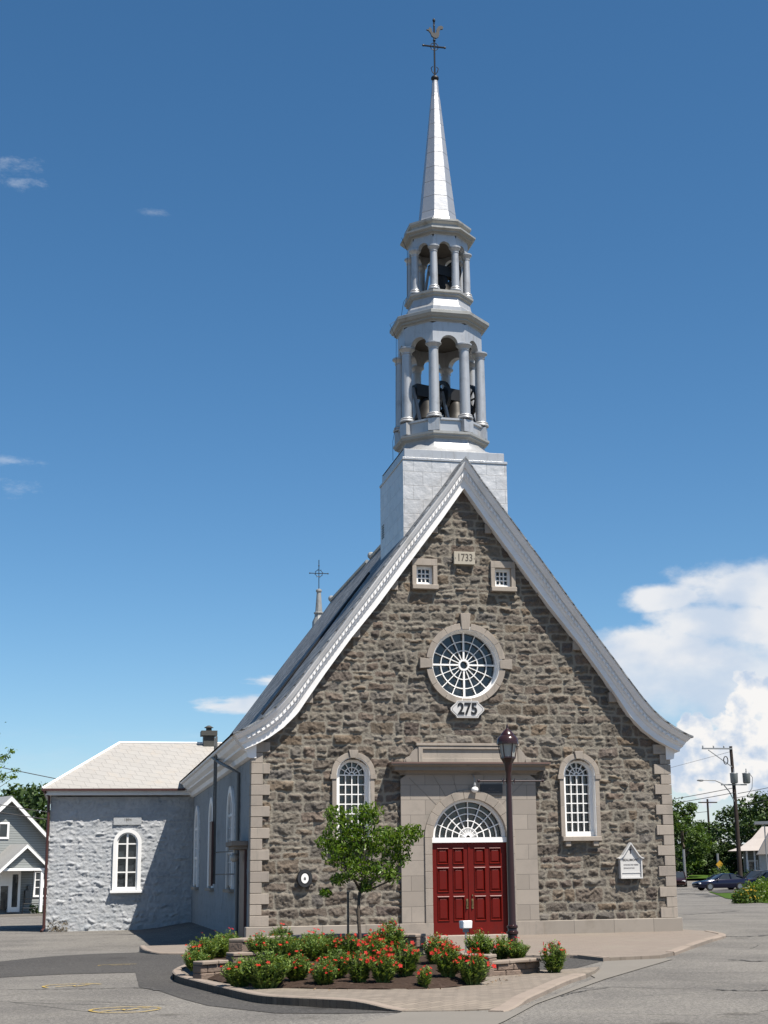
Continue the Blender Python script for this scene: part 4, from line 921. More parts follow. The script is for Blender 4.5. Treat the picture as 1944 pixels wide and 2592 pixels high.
mb = MB(); mb.box(-6.50, -6.44, 4.92, 5.64, 1.40, 3.25); mb.build('ladder_guard', M['brown_metal'], lad)
mb = MB(); mb.tube([(-6.4,6.4,5.25),(-6.35,4.6,4.95),(-6.2,3.2,4.7),(-5.98,2.6,4.5),(-5.98,2.6,-0.1)], 0.05, 8); mb.build('downpipe', M['grey_metal'], church)
mb = MB(); mb.box(-6.35, -5.92, 0.55, 2.2, 2.45, 2.58); mb.box(-6.28, -5.92, 0.65, 2.1, 2.36, 2.449); hood = mb.build('door_hood', M['dark_stone'], church, bevel=0.01)
mb = MB(); mb.box(-5.99, -5.92, 0.75, 1.95, -0.2, 2.35); mb.build('side_door', M['brown_metal'], church)
mb = MB(); mb.sphere((-6.2, 1.3, 2.15), 0.12, 12, 8); mb.tube([(-6.2,1.3,2.36),(-6.2,1.3,2.25)], 0.03, 6); mb.build('globe_lamp', M['lantern_glass'], hood)

# ---- whitewashed wing
AY = 19.8
Gw = rubble(-11.35, -5.85, -0.5, 4.75, 0.035, (0.22, 0.40), (0.3, 0.8), 41, 0.030, 0.09, 0.4, 0.0, 1.7, (.002,.014))
def keep_wing(u, w):
    return ~(((np.abs(u+8.41) < 0.50) & (w > 1.2) & (w < 2.98)) | (np.hypot(u+8.41, w-2.98) < 0.50)) & ~((np.abs(u+8.43) < 0.5) & (np.abs(w-3.83) < 0.16))
rubble_obj('wing_wall', Gw, keep_wing, lambda u, w, h: np.stack([u, AY-h, w], 1), M['white_rubble'], church)
mb = MB(); mb.box(-11.34, -11.1, AY+0.01, 26.3, -0.6, 4.8); mb.box(-11.09, -5.9, 26.0, 26.3, -0.6, 4.8); mb.build('wing_rear_wall', M['shaded_whitewash'], church)
mb = MB(); mb.box(-8.97, -7.90, AY-0.075, AY+0.05, 3.665, 4.0); wl = mb.build('wing_date_stone', M['white_rubble'], church, bevel=0.01)
text('lettering', '1894', 0.15, (-8.43, AY-0.078, 3.86), M['engrave'], wl, 0.002)
cx = -8.41; mb = MB()
mb.band(arch_loop(cx,2.98,1.2,0.40,22), arch_loop(cx,2.98,1.2,0.535,22), AY-0.10, AY+0.12, XZ, False)
mb.band(arch_loop(cx,2.98,1.32,0.345,22), arch_loop(cx,2.98,1.2,0.402,22), AY-0.03, AY+0.10, XZ, False)
mb.box(cx-.40, cx+.40, AY-0.025, AY+0.10, 1.2, 1.325); mb.box(cx-.035, cx+.035, AY-0.02, AY+0.09, 1.325, 3.33)
for z in (1.88, 2.42, 2.95): mb.box(cx-.35, cx+.35, AY-0.016, AY+0.09, z-.025, z+.025)
ww = mb.build('wing_window', M['white'], church)
mb = MB(); mb.box(cx-.62, cx+.62, AY-0.22, AY+0.05, 1.10, 1.197); mb.build('sill', M['white'], ww, bevel=0.01)
mb = MB(); mb.extr(arch_loop(cx,2.98,1.2,0.42,20), AY+0.095, AY+0.11, XZ); mb.build('pane', M['glass'], ww)
# eaves and hipped roof of the wing
mb = MB(); mb.box(-11.55, -5.92, AY-0.38, AY+0.02, 4.80, 4.99); mb.box(-11.55, -11.36, AY+0.0205, 26.4, 4.80, 4.99); mb.build('wing_eaves', M['cornice'], church)
mb = MB(); e0, e1 = AY-0.48, 26.7
A = [(-11.68,e0,5.03),(-5.0,e0,5.03),(-5.0,e1,5.03),(-11.68,e1,5.03),(-8.75,23.0,7.1),(-3.0,23.0,7.1)]
mb.add(A, [(0,1,5,4),(3,0,4),(2,3,4,5),(0,3,2,1)]); wr = mb.build('wing_roof', M['wing_roof'], church)
mb = MB()
for p, q in (((-11.68,e0,5.05),(-8.75,23,7.12)),((-8.75,23,7.12),(-4.0,23,7.12))): mb.tube([p, q], 0.05, 6)
mb.build('ridge_cap', M['white'], wr)
mb = MB(); mb.box(-11.7, -6.3, e0-0.05, e0-0.002, 4.955, 5.04); mb.build('gutter', M['brown_metal'], wr)
mb = MB(); mb.tube([(-11.62,e0-0.02,4.96),(-11.42,AY-0.12,4.75),(-11.42,AY-0.12,-0.15),(-11.5,AY-0.35,-0.25)], 0.055, 8); mb.build('downspout', M['brown_metal'], wr)
mb = MB(); mb.box(-5.32, -4.86, 22.75, 23.25, 6.9, 7.42); mb.box(-5.42, -4.76, 22.65, 23.35, 7.42, 7.62)
mb.lathe([(0.12,7.62),(0.12,7.76),(0.19,7.76),(0.19,7.78),(0.05,7.86)], -5.09, 23, 12); mb.build('chimney', M['chimney'], wr)

# ================================================================ THINGS ON THE FRONT WALL
t = empty('number_plaque', (0,-0.1,6.06), label='white scalloped plaque reading 275 under the rose window', cat='plaque')
mb = MB()
def plaque_loop(sx_, sz_):
    pts = [(-.30,-.235),(.30,-.235),(.33,-.17),(.40,-.11),(.475,-.03),(.475,.03),(.40,.11),(.33,.17),(.30,.235),(-.30,.235),(-.33,.17),(-.40,.11),(-.475,.03),(-.475,-.03),(-.40,-.11),(-.33,-.17)]
    return [(x*sx_, z*sz_) for x, z in pts]
mb.extr(plaque_loop(1,1), -0.06, 0.06, XZ); mb.build('board', M['sign_white'], t)
mb = MB(); mb.band(plaque_loop(.90,.86), plaque_loop(.925,.895), -0.064, -0.05, XZ); mb.build('border', M['grey_ink'], t)
text('numerals', '275', 0.44, (0,-0.066,0.0), M['black'], t, 0.012, off=0.012, sx=0.86)

t = empty('notice_board', (4.585,-0.08,1.98), label='white gabled parish notice board on the stone wall below the right window', cat='notice board')
mb = MB(); gb = [(-.315,-.5),(.315,-.5),(.315,.0),(0.0,.42),(-.315,.0)]
mb.extr(gb, -0.06, 0.08, XZ); mb.build('panel', M['sign_white'], t)
mb = MB()
for sx in (-1, 1):
    mb.extr([(0,.395),(0,.445),(sx*.24,.10),(sx*.30,.045),(sx*.375,.02),(sx*.37,-.005),(sx*.30,.01),(sx*.22,.075)], -0.13, 0.08, XZ)
    a, b = sorted((sx*.285, sx*.32)); mb.box(a, b, -0.10, 0.08, -.5, -.005)
mb.box(-.32, .32, -0.105, 0.08, -.535, -.50); mb.box(-.285, .285, -0.075, 0.0, -.385, -.37)
mb.build('roofed_frame', M['sign_white'], t)
mb = MB(); mb.box(-.010, .010, -0.068, -0.05, .14, .31); mb.box(-.035, .035, -0.068, -0.05, .235, .255); mb.build('cross_emblem', M['maroon'], t)
text('heading', 'BEAUMONT', 0.092, (0,-0.062,-0.035), M['ink'], t, 0.002, off=0.0015, sx=0.95)
text('schedule', 'HORAIRE DES MESSES', 0.052, (0.0,-0.062,-0.165), M['grey_ink'], t, 0.002, sx=0.88)
text('schedule', 'DIMANCHE 9H30', 0.052, (-0.06,-0.062,-0.255), M['grey_ink'], t, 0.002, sx=0.8)

t = empty('oval_medallion', (-4.50,-0.09,1.58), label='black oval medallion with a white disc beside the left quoins', cat='plaque')
mb = MB(); el = lambda a_, b_, n=32: [(a_*math.cos(2*math.pi*i/n), b_*math.sin(2*math.pi*i/n)) for i in range(n)]
mb.extr(el(.20,.235), -0.06, 0.08, XZ); mb.build('backing', M['black'], t)
mb = MB(); mb.band(el(.125,.155), el(.19,.225), -0.075, -0.05, XZ); mb.build('rim', M['slate'], t)
mb = MB(); mb.extr(el(.098,.128), -0.072, -0.05, XZ); dsk = mb.build('disc', M['white'], t)
mb = MB(); mb.extr([(-.028,-.04),(.028,-.04),(.028,.01),(0,.045),(-.028,.01)], -0.077, -0.07, XZ); mb.build('emblem', M['grey_metal'], dsk)
text('motto', 'MONUMENT', 0.026, (0,-0.078,-0.185), M['galv'], t, 0.001) if False else None

t = empty('wall_lamp', (0.11,PY-0.02,4.24), label='white globe lamp hanging on a curved arm above the fanlight', cat='lamp')
mb = MB(); mb.tube([(0,0,0.03),(0.0,-0.06,0.02),(0.01,-0.12,-0.06),(0.015,-0.13,-0.2)], 0.014, 6); mb.lathe([(0.035,-0.30),(0.045,-0.26),(0.03,-0.2),(0.02,-0.19)], 0.015, -0.13, 10); mb.build('bracket', M['galv'], t)
mb = MB(); mb.sphere((0.015,-0.13,-0.375), 0.10, 14, 8, 0.8); mb.build('globe', M['white'], t, smooth=True)

t = empty('name_plaque', (0.63,PY-0.01,3.865), label='dark plaque with faded lettering in the shade above the arch', cat='plaque')
mb = MB(); mb.box(-.31,.31,-0.025,0.02,-.155,.155); mb.build('plate', M['slate'], t)
text('lettering', 'PLACE', 0.06, (0.0,-0.027,0.02), M['grey_ink'], t, 0.001)
text('lettering', 'COMMEMORATIVE', 0.052, (0.0,-0.027,-0.05), M['grey_ink'], t, 0.001)

# ---- bells
def bell(loc, s, label, wheel=True):
    t = empty('bell', loc, R(20), label, 'bell', 'bells in the steeple')
    mb = MB(); mb.lathe([(0.42*s,0.0),(0.43*s,0.03*s),(0.36*s,0.14*s),(0.28*s,0.35*s),(0.245*s,0.55*s),(0.20*s,0.66*s),(0.05*s,0.70*s)], 0, 0, 20); mb.build('bell_body', M['bronze'], t, smooth=35)
    mb = MB(); mb.box(-0.42*s, 0.42*s, -0.15*s, 0.15*s, 0.70*s, 1.05*s); mb.build('headstock', M['iron'], t)
    if wheel:
        mb = MB(); W_ = lambda u, w, d: (d, u, w+0.8*s)
        mb.band(el(.40*s,.40*s), el(.50*s,.50*s), 0.40*s, 0.50*s, W_)
        for k in range(4):
            a = k*math.pi/4; mb.tube([(0.45*s, .45*s*math.cos(a), 0.8*s+.45*s*math.sin(a)), (0.45*s, -.45*s*math.cos(a), 0.8*s-.45*s*math.sin(a))], 0.03*s, 5)
        mb.build('wheel', M['iron'], t)
    for x in (-0.46, 0.46):
        mb = MB()
        for y in (-0.34, 0.34): mb.bar((x*s, y*s, -0.1*s), (x*s, 0, 0.95*s), 0.07*s)
        mb.build('trestle', M['galv'] if x < 0 else M['iron'], t)
    return t
bell((-0.46, SY-0.15, 15.0), 1.08, 'large dark bell with a wheel in the left bay of the lower belfry')
bell((0.46, SY-0.05, 15.0), 1.05, 'bronze bell in the right front bay of the lower belfry')
bell((0.08, SY, 19.2), 0.92, 'small bell hung in the upper lantern')

# ================================================================ FOREGROUND
def leaves(name, C, size, m, parent=None, rng=None, up=0.3, aspect=0.45, droop=0.0, jit=0.4):
    """many leaf-sized folded quads around points C (n,3)"""
    n = len(C); d = rng.normal(size=(n,3)); d[:,2] = d[:,2]*0.7 - droop; d /= np.linalg.norm(d, axis=1, keepdims=True)
    r_ = rng.normal(size=(n,3)); r_[:,2] += up; w = np.cross(d, r_); w /= np.linalg.norm(w, axis=1, keepdims=True)+1e-9
    nn = np.cross(w, d); L = size*(1+jit*(rng.random((n,1))*2-1)); W = L*aspect
    V = np.stack([C - d*L*0.5, C + w*W*0.5 + nn*L*0.06, C + d*L*0.5, C - w*W*0.5 + nn*L*0.06], 1).reshape(-1, 3)
    return np_mesh(name, V, np.arange(4*n).reshape(n,4), m, parent)
def limb(mb, p, q, r0, r1, bend=0.1, rng=None, n=5):
    p = np.array(p, float); q = np.array(q, float); off = rng.normal(size=3)*bend*np.linalg.norm(q-p)
    pts = [tuple(p+(q-p)*t+off*math.sin(math.pi*t)) for t in [i/n for i in range(n+1)]]
    mb.tube(pts, [r0+(r1-r0)*i/n for i in range(n+1)], 7)
# ---- young tree and its stake
rng = np.random.default_rng(5)
t = empty('young_tree', (-5.47,-13.0,0.30), label='young green tree with a thin forked trunk growing in the flower bed', cat='tree')
mb = MB(); mb.tube([(0.0,0,-0.1),(0.01,0,0.3),(-0.015,0.01,0.7),(0.015,0,1.05)], [0.040,0.034,0.030,0.030], 9)
tips = [(-0.32,0.05,1.95),(0.08,-0.1,2.35),(0.42,0.1,2.0),(0.85,0.0,1.95),(-0.12,0.2,2.3),(0.55,-0.15,1.55),(-0.45,-0.1,1.6)]
for q in tips: limb(mb, (0.015,0,1.02+0.12*rng.random()), q, 0.02, 0.006, 0.10, rng)
mb.build('trunk', M['bark'], t, smooth=True)
clumps = [(-0.30,0,2.05,.34,.30),(0.02,0,2.28,.32,.30),(-0.42,0.1,2.40,.20,.18),(0.22,0,2.42,.24,.2),(0.0,0.1,1.85,.42,.30),(0.38,0,1.95,.36,.26),(0.74,0,1.98,.28,.22),(0.98,0,2.08,.20,.16),(0.72,0.1,1.66,.26,.20),(-0.42,-0.05,1.72,.28,.22),(-0.12,-0.1,1.46,.32,.22),(0.32,0,1.42,.32,.20),(-0.62,0.05,1.93,.16,.14),(0.12,0,1.15,.16,.12),(0.62,0,1.32,.14,.14),(-0.36,0,1.28,.16,.12),(-0.60,0,1.05,.10,.08)]
C = []
for x, y, z, r_, rz_ in clumps:
    k = int(1300*r_*r_*3.2) + 60; u = rng.normal(size=(k,3)); u /= np.linalg.norm(u, axis=1, keepdims=True); u *= rng.random((k,1))**0.42
    C.append(np.array([x,y,z]) + u*[r_*1.08, r_*1.05, rz_*1.05])
leaves('crown', np.concatenate(C), 0.085, M['leaf'], t, rng, up=0.6, aspect=0.38, droop=0.9)
t = empty('tree_stake', (-5.66,-12.95,0.25), label='thin black stake standing just left of the young tree', cat='stake')
mb = MB(); mb.box(-.018,.018,-.018,.018,-0.1,1.09); mb.box(-.022,.022,-.022,.022,1.09,1.11); mb.build('post', M['black'], t)
mb = MB(); mb.tube([(0.0,0,0.98),(0.1,-0.03,0.985),(0.2,-0.03,0.98)], 0.008, 5); mb.build('tie', M['black'], t)

# ---- street lamp
t = empty('street_lamp', (-3.1,-14.5,0.22), label='maroon lamp post with a six-sided lantern in front of the portal', cat='street lamp')
mb = MB(); mb.lathe([(0.15,-0.1),(0.15,0.02),(0.125,0.06),(0.10,0.12),(0.085,0.25),(0.082,0.40),(0.10,0.415),(0.10,0.45),(0.082,0.46),(0.078,0.50),(0.095,0.515),(0.095,0.545),(0.070,0.56),(0.064,0.62),(0.060,1.4),(0.050,2.9),(0.048,3.12),(0.06,3.16),(0.075,3.28),(0.08,3.31),(0.07,3.315)], 0, 0, 20); mb.build('post', M['maroon'], t, smooth=35)
mb = MB(); mb.lathe([(0.075,3.28),(0.12,3.36),(0.135,3.375),(0.135,3.40),(0.1,3.402)], 0, 0, 6); 
for k in range(6):
    a = k*math.pi/3; c, s_ = math.cos(a), math.sin(a); mb.bar((0.125*c,0.125*s_,3.39),(0.168*c,0.168*s_,3.62), 0.018)
mb.lathe([(0.10,3.618),(0.195,3.62),(0.195,3.655),(0.15,3.66)], 0, 0, 12); lan = mb.build('lantern', M['maroon'], t); lan.rotation_euler = (0, 0, R(-16))
mb = MB(); mb.lathe([(0.112,3.40),(0.152,3.62)], 0, 0, 6); mb.build('lantern_glass', M['lantern_glass'], lan)
mb = MB(); mb.lathe([(0.19,3.656),(0.185,3.70),(0.16,3.745),(0.125,3.775),(0.11,3.78)], 0, 0, 20); mb.build('lantern_hood', M['hood'], lan, smooth=40)
mb = MB(); mb.lathe([(0.118,3.78),(0.112,3.80),(0.06,3.86),(0.03,3.885),(0.02,3.90),(0.022,3.915),(0.006,3.98)], 0, 0, 16); mb.build('finial', M['maroon'], lan, smooth=40)
mb = MB(); mb.tube([(-0.54,0,2.985),(0.62,0,2.985)], 0.014, 8); mb.sphere((-0.54,0,2.985), 0.028, 8, 6); mb.sphere((0.62,0,2.985), 0.028, 8, 6)
for x in (-0.1, 0.1): mb.box(x-.008, x+.008, -.03, .03, 2.94, 3.03)
mb.build('banner_arm', M['maroon'], t, smooth=40)

# ---- floodlight in front of the door
t = empty('floodlight', (-3.66,-13.5,0.28), label='small white floodlight on a short post in front of the red doors', cat='floodlight')
mb = MB(); mb.box(-.015,.015,-.015,.015,-0.1,0.40); mb.box(-.05,.05,-.02,.02,0.36,0.42); mb.build('post', M['galv'], t)
mb = MB(); mb.extr([(-.10,.42),(.10,.42),(.11,.555),(-.11,.555)], -0.06, 0.05, XZ); hd = mb.build('housing', M['white'], t, bevel=0.012)
mb = MB(); mb.extr([(-.085,.435),(.085,.435),(.092,.54),(-.092,.54)], 0.05, 0.055, XZ); mb.build('lens', M['glass'], hd)

# ---- low block walls
def block_wall(path, z0, h, courses, dep, L, label, cap=True, seed=1):
    rg = random.Random(seed); t = empty('retaining_wall', (path[0][0], path[0][1], z0), label=label, cat='garden wall', group='low block walls of the planted island')
    pts = [Vector((p[0]-path[0][0], p[1]-path[0][1], 0)) for p in path]
    seg = [(pts[i+1]-pts[i]).length for i in range(len(pts)-1)]; T = sum(seg)
    def at(s):
        for i, l in enumerate(seg):
            if s <= l or i == len(seg)-1: return pts[i] + (pts[i+1]-pts[i])*(s/l), (pts[i+1]-pts[i]).normalized()
            s -= l
    ch = (h - (0.06 if cap else 0))/courses
    def course(zb, zt, ll, off, grow):
        mb = MB(); s = -off
        while s < T-0.02:
            a, b = max(0, s)+0.004, min(T, s+ll)-0.004
            if b-a > 0.05:
                pa, ta = at(a); pb, tb = at(b); na = Vector((ta.y,-ta.x,0)); nb = Vector((tb.y,-tb.x,0)); j = rg.uniform(-.008,.008)
                q = [pa+na*(grow+j), pb+nb*(grow+j), pb-nb*dep, pa-na*dep]
                mb.add([(p.x,p.y,zb+0.002) for p in q]+[(p.x,p.y,zt-0.002) for p in q], [(3,2,1,0),(4,5,6,7)]+[(i,(i+1)%4,4+(i+1)%4,4+i) for i in range(4)])
            s += ll
        return mb
    for c in range(courses): course(c*ch, (c+1)*ch, L, (c % 2)*L*0.5, 0).build('block_course', M['block'], t, bevel=0.012)
    if cap: course(courses*ch, h, L*1.6, L*0.4, 0.025).build('coping', M['block_cap'], t, bevel=0.012)
    return t
block_wall([(-8.44,-15.65),(-8.0,-15.35)], 0.08, 0.30, 2, 0.22, 0.27, 'short low wall of two blocks at the left end of the island', True, 2)
block_wall([(-7.86,-14.7),(-7.38,-14.55),(-7.0,-14.3)], 0.12, 0.33, 2, 0.3, 0.42, 'stepped wall block between the left flowers and the big green clump', True, 3)
block_wall(smooth_path([(-7.55,-13.3),(-7.1,-12.7),(-6.5,-12.35),(-5.7,-12.2),(-5.0,-12.5),(-4.45,-13.1)],5), 0.05, 0.56, 3, 0.28, 0.4, 'long curved wall with flat coping behind the young tree', True, 4)
block_wall([(-4.55,-14.2),(-4.5,-15.2),(-4.3,-15.95),(-3.98,-16.2)], 0.05, 0.34, 2, 0.3, 0.4, 'taller wall end right of the big red clump', True, 5)
block_wall([(-3.96,-16.1),(-3.42,-15.95),(-2.95,-15.55)], 0.04, 0.25, 2, 0.25, 0.3, 'low wall at the right end of the island, below the lamp post', True, 6)

# ---- flowering clumps: four prototypes copied
def make_clump(seed, h, r, nleaf, nflow):
    rg = np.random.default_rng(seed); e = empty('flower_clump', (0,0,-50))
    ns = max(10, nleaf//14); V = []; C = []
    for i in range(ns):
        a = rg.random()*2*math.pi; q = math.sqrt(rg.random()); base = np.array([0.35*r*q*math.cos(a), 0.35*r*q*math.sin(a), 0])
        top = np.array([r*q*math.cos(a)*1.0, r*q*math.sin(a)*1.0, h*(1-0.42*q*q)*(0.8+0.3*rg.random())])
        C.append(top)
        d = top-base; w = np.cross(d, rg.normal(size=3)); w = w/np.linalg.norm(w)*0.006
        V.append([base-w, base+w, top+w*0.5, top-w*0.5])
        for k in range(14):
            tt = 0.12 + 0.86*rg.random(); p = base + d*tt; az = rg.random()*2*math.pi
            o = np.array([math.cos(az), math.sin(az), 0.55+0.5*rg.random()]); o /= np.linalg.norm(o); L = 0.085*(1.15-0.5*tt)*(0.7+0.6*rg.random()); s_ = np.cross(o, [0,0,1]); s_ /= np.linalg.norm(s_); s_ *= L*0.17
            m_ = p + o*L*0.55; V.append([p, m_+s_, p+o*L+[0,0,-L*0.15], m_-s_])
    V = np.array(V).reshape(-1, 3); np_mesh('foliage', V, np.arange(len(V)).reshape(-1,4), M['herb'], e)
    F = []; C = np.array(C); idx = rg.permutation(len(C))
    for i in range(nflow):
        c = C[idx[i % len(idx)]] + rg.normal(size=3)*[0.02,0.02,0.015] + [0,0,0.01]
        nrm = rg.normal(size=3)*0.55 + [0,-0.5,0.85]; nrm /= np.linalg.norm(nrm); u = np.cross(nrm,[1,0.2,0]); u /= np.linalg.norm(u); v = np.cross(nrm, u); R_ = 0.023*(0.6+0.7*rg.random())
        for k in range(5):
            a = 2*math.pi*k/5 + i; o = u*math.cos(a)+v*math.sin(a); s_ = u*-math.sin(a)+v*math.cos(a)
            F.append([c, c+o*R_*0.7+s_*R_*0.42+nrm*R_*.25, c+o*R_*1.25+nrm*R_*.2, c+o*R_*0.7-s_*R_*0.42+nrm*R_*.25])
    F = np.array(F).reshape(-1, 3); np_mesh('blossoms', F, np.arange(len(F)).reshape(-1,4), M['petal'], e)
    return e
PRO = {'green': make_clump(1, 0.42, 0.27, 1700, 6), 'mid': make_clump(2, 0.40, 0.22, 1300, 17), 'red': make_clump(3, 0.42, 0.22, 1100, 46), 'small': make_clump(4, 0.30, 0.12, 420, 9), 'tall': make_clump(5, 0.46, 0.20, 1150, 26), 'bush': make_clump(6, 0.40, 0.26, 1500, 11)}
CL = [  # kind, x, y, z, scale, label
 ('green',-8.02,-17.30,None,1.03,'leafy clump with hardly any bloom at the left front corner of the bed'),
 ('green',-7.71,-17.76,None,1.36,'largest leafy green clump of the front row, few orange-red blooms'),
 ('mid',-7.23,-17.50,None,1.03,'green clump with a few blooms right of the largest leafy clump'),
 ('mid',-6.91,-17.97,None,0.91,'sparse red clump in the front row left of the middle, over bare soil'),
 ('green',-6.64,-17.40,None,1.01,'upright light green clump in the middle of the front row'),
 ('tall',-6.39,-17.92,None,0.98,'clump with red blooms on its right side, just right of the front middle'),
 ('red',-6.08,-18.07,None,1.05,'densely red clump of the front row left of the bare soil patch'),
 ('tall',-5.61,-17.40,None,1.17,'tall red-topped clump standing behind the bare soil patch'),
 ('small',-5.54,-18.33,None,1.03,'smallest clump, alone on the bare soil at the right front'),
 ('red',-5.01,-17.61,None,1.11,'bright red clump of the right front pair, the left one'),
 ('red',-4.68,-17.76,None,1.22,'bright red clump at the right front corner of the bed'),
 ('green',-7.15,-15.33,None,1.13,'leafy clump in the second row behind the largest green clump'),
 ('bush',-7.38,-14.40,None,1.13,'dark leafy clump below the stepped wall block'),
 ('bush',-6.68,-15.02,None,1.13,'dark green clump with few blooms in the second row, left of the stake'),
 ('mid',-6.29,-14.71,None,1.08,'clump with scattered blooms in the second row below the stake'),
 ('tall',-5.98,-14.92,None,0.98,'red clump in the second row directly before the tree trunk'),
 ('red',-5.77,-15.85,None,1.08,'red clump in the second row right of the tree trunk'),
 ('tall',-5.29,-14.82,None,1.29,'tall full red clump right of the tree, reaching above the plinth'),
 ('mid',-5.26,-13.47,None,1.18,'clump with red tips just behind and right of the tree trunk'),
 ('tall',-4.80,-15.95,None,1.08,'upright red clump alone before the pale walk, left of the taller wall end'),
 ('mid',-4.59,-15.64,None,0.93,'low red clump touching the taller wall end'),
 ('bush',-6.30,-13.20,None,1.25,'tall loose clump in front of the long curved wall, left of the stake'),
 ('mid',-6.85,-13.60,None,0.90,'clump peeping over the long curved wall at its left'),
 ('bush',-8.45,-14.6,0.2,0.95,'red-flecked clump at the far left tip of the island'),
 ('green',-8.22,-13.3,0.22,1.05,'leafy clump above the two-block wall at the left'),
 ('green',-7.90,-12.3,0.24,1.15,'leafy clump behind the left tip of the island'),
 ('bush',-7.62,-11.7,0.26,1.1,'clump with red blooms at the upper left, before the shaded side wall'),
 ('small',-7.15,-11.9,0.42,0.8,'small tuft at the left end of the long curved wall'),
 ('small',-6.85,-11.9,0.42,0.75,'low tuft behind the coping of the long curved wall, left of the bigger one'),
 ('bush',-6.68,-11.7,0.42,0.95,'rounded clump behind the long curved wall, before the plinth'),
 ('small',-6.25,-11.8,0.40,0.5,'tiny tuft behind the long curved wall, right of the rounded one'),
 ('bush',-3.72,-14.6,0.26,1.1,'clump with red blooms around the foot of the floodlight'),
 ('mid',-3.45,-15.0,0.26,1.0,'leafy red-flecked clump between floodlight and lamp post'),
 ('bush',-3.28,-15.3,0.26,0.85,'green clump right at the foot of the lamp post, above the low right wall'),
 ('tall',-2.78,-15.75,0.05,1.12,'red clump at the right tip of the island, past the lamp post'),
]
rg = random.Random(3); used = set()
for kind, x, y, z, s_, lab in CL:
    p = PRO[kind]
    o = p if kind not in used else copy_tree(p); used.add(kind)
    o.location = (x, y, (zsoil(x, y) if z is None else z) - 0.02); o.rotation_euler = (0, 0, rg.uniform(-0.5, 0.5)); o.scale = (s_*rg.uniform(.95,1.1), s_, s_*rg.uniform(.90,1.06))
    tag(o, lab, 'flower clump', 'red-flowering clumps of the planted island')
lr = np.random.default_rng(12); la = lr.random(90)*2*math.pi; lx = -6.1+(2.25+0.5*lr.random(90)**2)*np.cos(la); ly = -15.5+(3.1+0.45*lr.random(90)**2)*np.sin(la)
lv_ = leaves('fallen_leaves', np.array([(x, y, zisl(x, y)+0.02) for x, y in zip(lx, ly) if y < -15.0]), 0.05, mat('dry leaf litter', (0.26,0.17,0.09), 0.9, var=0.4), None, lr, up=3.0); tag(lv_, 'dry leaves and petals scattered along the edge of the flower bed', 'leaf litter', kind='stuff')
# weeds along the wing wall
rgn = np.random.default_rng(9)
C = np.stack([rgn.uniform(-11.3,-10.55,260), rgn.uniform(19.4,19.7,260), -0.26+0.42*rgn.random(260)**1.6], 1)
w_ = leaves('dry_weeds', C, 0.12, mat('dry weeds', (0.20,0.15,0.08), 0.9, var=0.4), None, rgn, aspect=0.2); tag(w_, 'patch of dry brown weeds at the left foot of the whitewashed wing', 'weeds')

# ================================================================ LEFT BACKGROUND
h0 = empty('clapboard_house', (0,0,0), label='grey clapboard house with white trim and a gabled porch at the left edge', cat='house')
HY = 60.0
h0.scale = (1.16, 1, 1); h0.rotation_euler = (0, 0, R(28)); PV = Vector((-12.0, HY, 0)); h0.location = PV - (Matrix.Rotation(R(28), 3, 'Z') @ Vector((PV.x*1.16, PV.y, 0)))
zr = lambda x, xa, za, k: za - k*abs(x-xa)
xa, za, k = -14.55, 6.75, 1.07
mb = MB(); mb.extr([(-17.2,-0.6),(-11.7,-0.6),(-11.7,zr(-11.7,xa,za,k)-0.1),(xa,za-0.12),(-17.2,zr(-17.2,xa,za,k)-0.1)], HY, HY+9, XZ); mb.build('wall', M['siding'], h0)
mb = MB()
for sx in (-1, 1):
    e = xa + sx*2.95; mb.extr([(xa,za+0.1),(e,zr(e,xa,za,k)+0.1),(e,zr(e,xa,za,k)-0.08),(xa,za-0.10)], HY-0.55, HY+9.3, XZ)
rf = mb.build('roof', M['tin'], h0)
mb = MB()
for sx in (-1, 1):
    e = xa + sx*2.97; mb.extr([(xa,za+0.02),(e,zr(e,xa,za,k)+0.02),(e,zr(e,xa,za,k)-0.22),(xa,za-0.24)], HY-0.60, HY-0.552, XZ)
mb.build('bargeboard', M['white'], rf)
def house_window(x0, x1, z0, z1, nx_, nz_, y, parent):
    mb = MB(); mb.band([(x0,z0),(x1,z0),(x1,z1),(x0,z1)], [(x0-.12,z0-.12),(x1+.12,z0-.12),(x1+.12,z1+.12),(x0-.12,z1+.12)], y-0.06, y+0.02, XZ)
    for i in range(1, nx_): x = x0+(x1-x0)*i/nx_; mb.box(x-.03, x+.03, y-.05, y+.01, z0, z1)
    for i in range(1, nz_): z = z0+(z1-z0)*i/nz_; mb.box(x0, x1, y-.045, y+.01, z-.025, z+.025)
    f = mb.build('window', M['white'], parent); mb = MB(); mb.box(x0, x1, y-.02, y-.005, z0, z1); mb.build('pane', M['glass'], f)
house_window(-15.45,-14.52,4.3,5.1,2,1,HY,h0); house_window(-12.72,-11.9,0.7,2.1,2,3,HY,h0)
xp, zp, kp = -14.3, 3.75, 1.02
mb = MB()
for sx in (-1, 1):
    e = xp + sx*1.55; mb.extr([(xp,zp+0.08),(e,zr(e,xp,zp,kp)+0.08),(e,zr(e,xp,zp,kp)-0.06),(xp,zp-0.08)], HY-2.4, HY+0.1, XZ)
pr = mb.build('porch_roof', M['tin'], h0)
mb = MB(); mb.extr([(xp,zp-0.1),(xp+1.35,2.35),(xp-1.35,2.35)], HY-2.1, HY-2.0, XZ); mb.build('porch_gable', M['siding'], pr)
mb = MB(); mb.box(xp-1.4, xp+1.4, HY-2.25, HY-2.11, 2.2, 2.36)
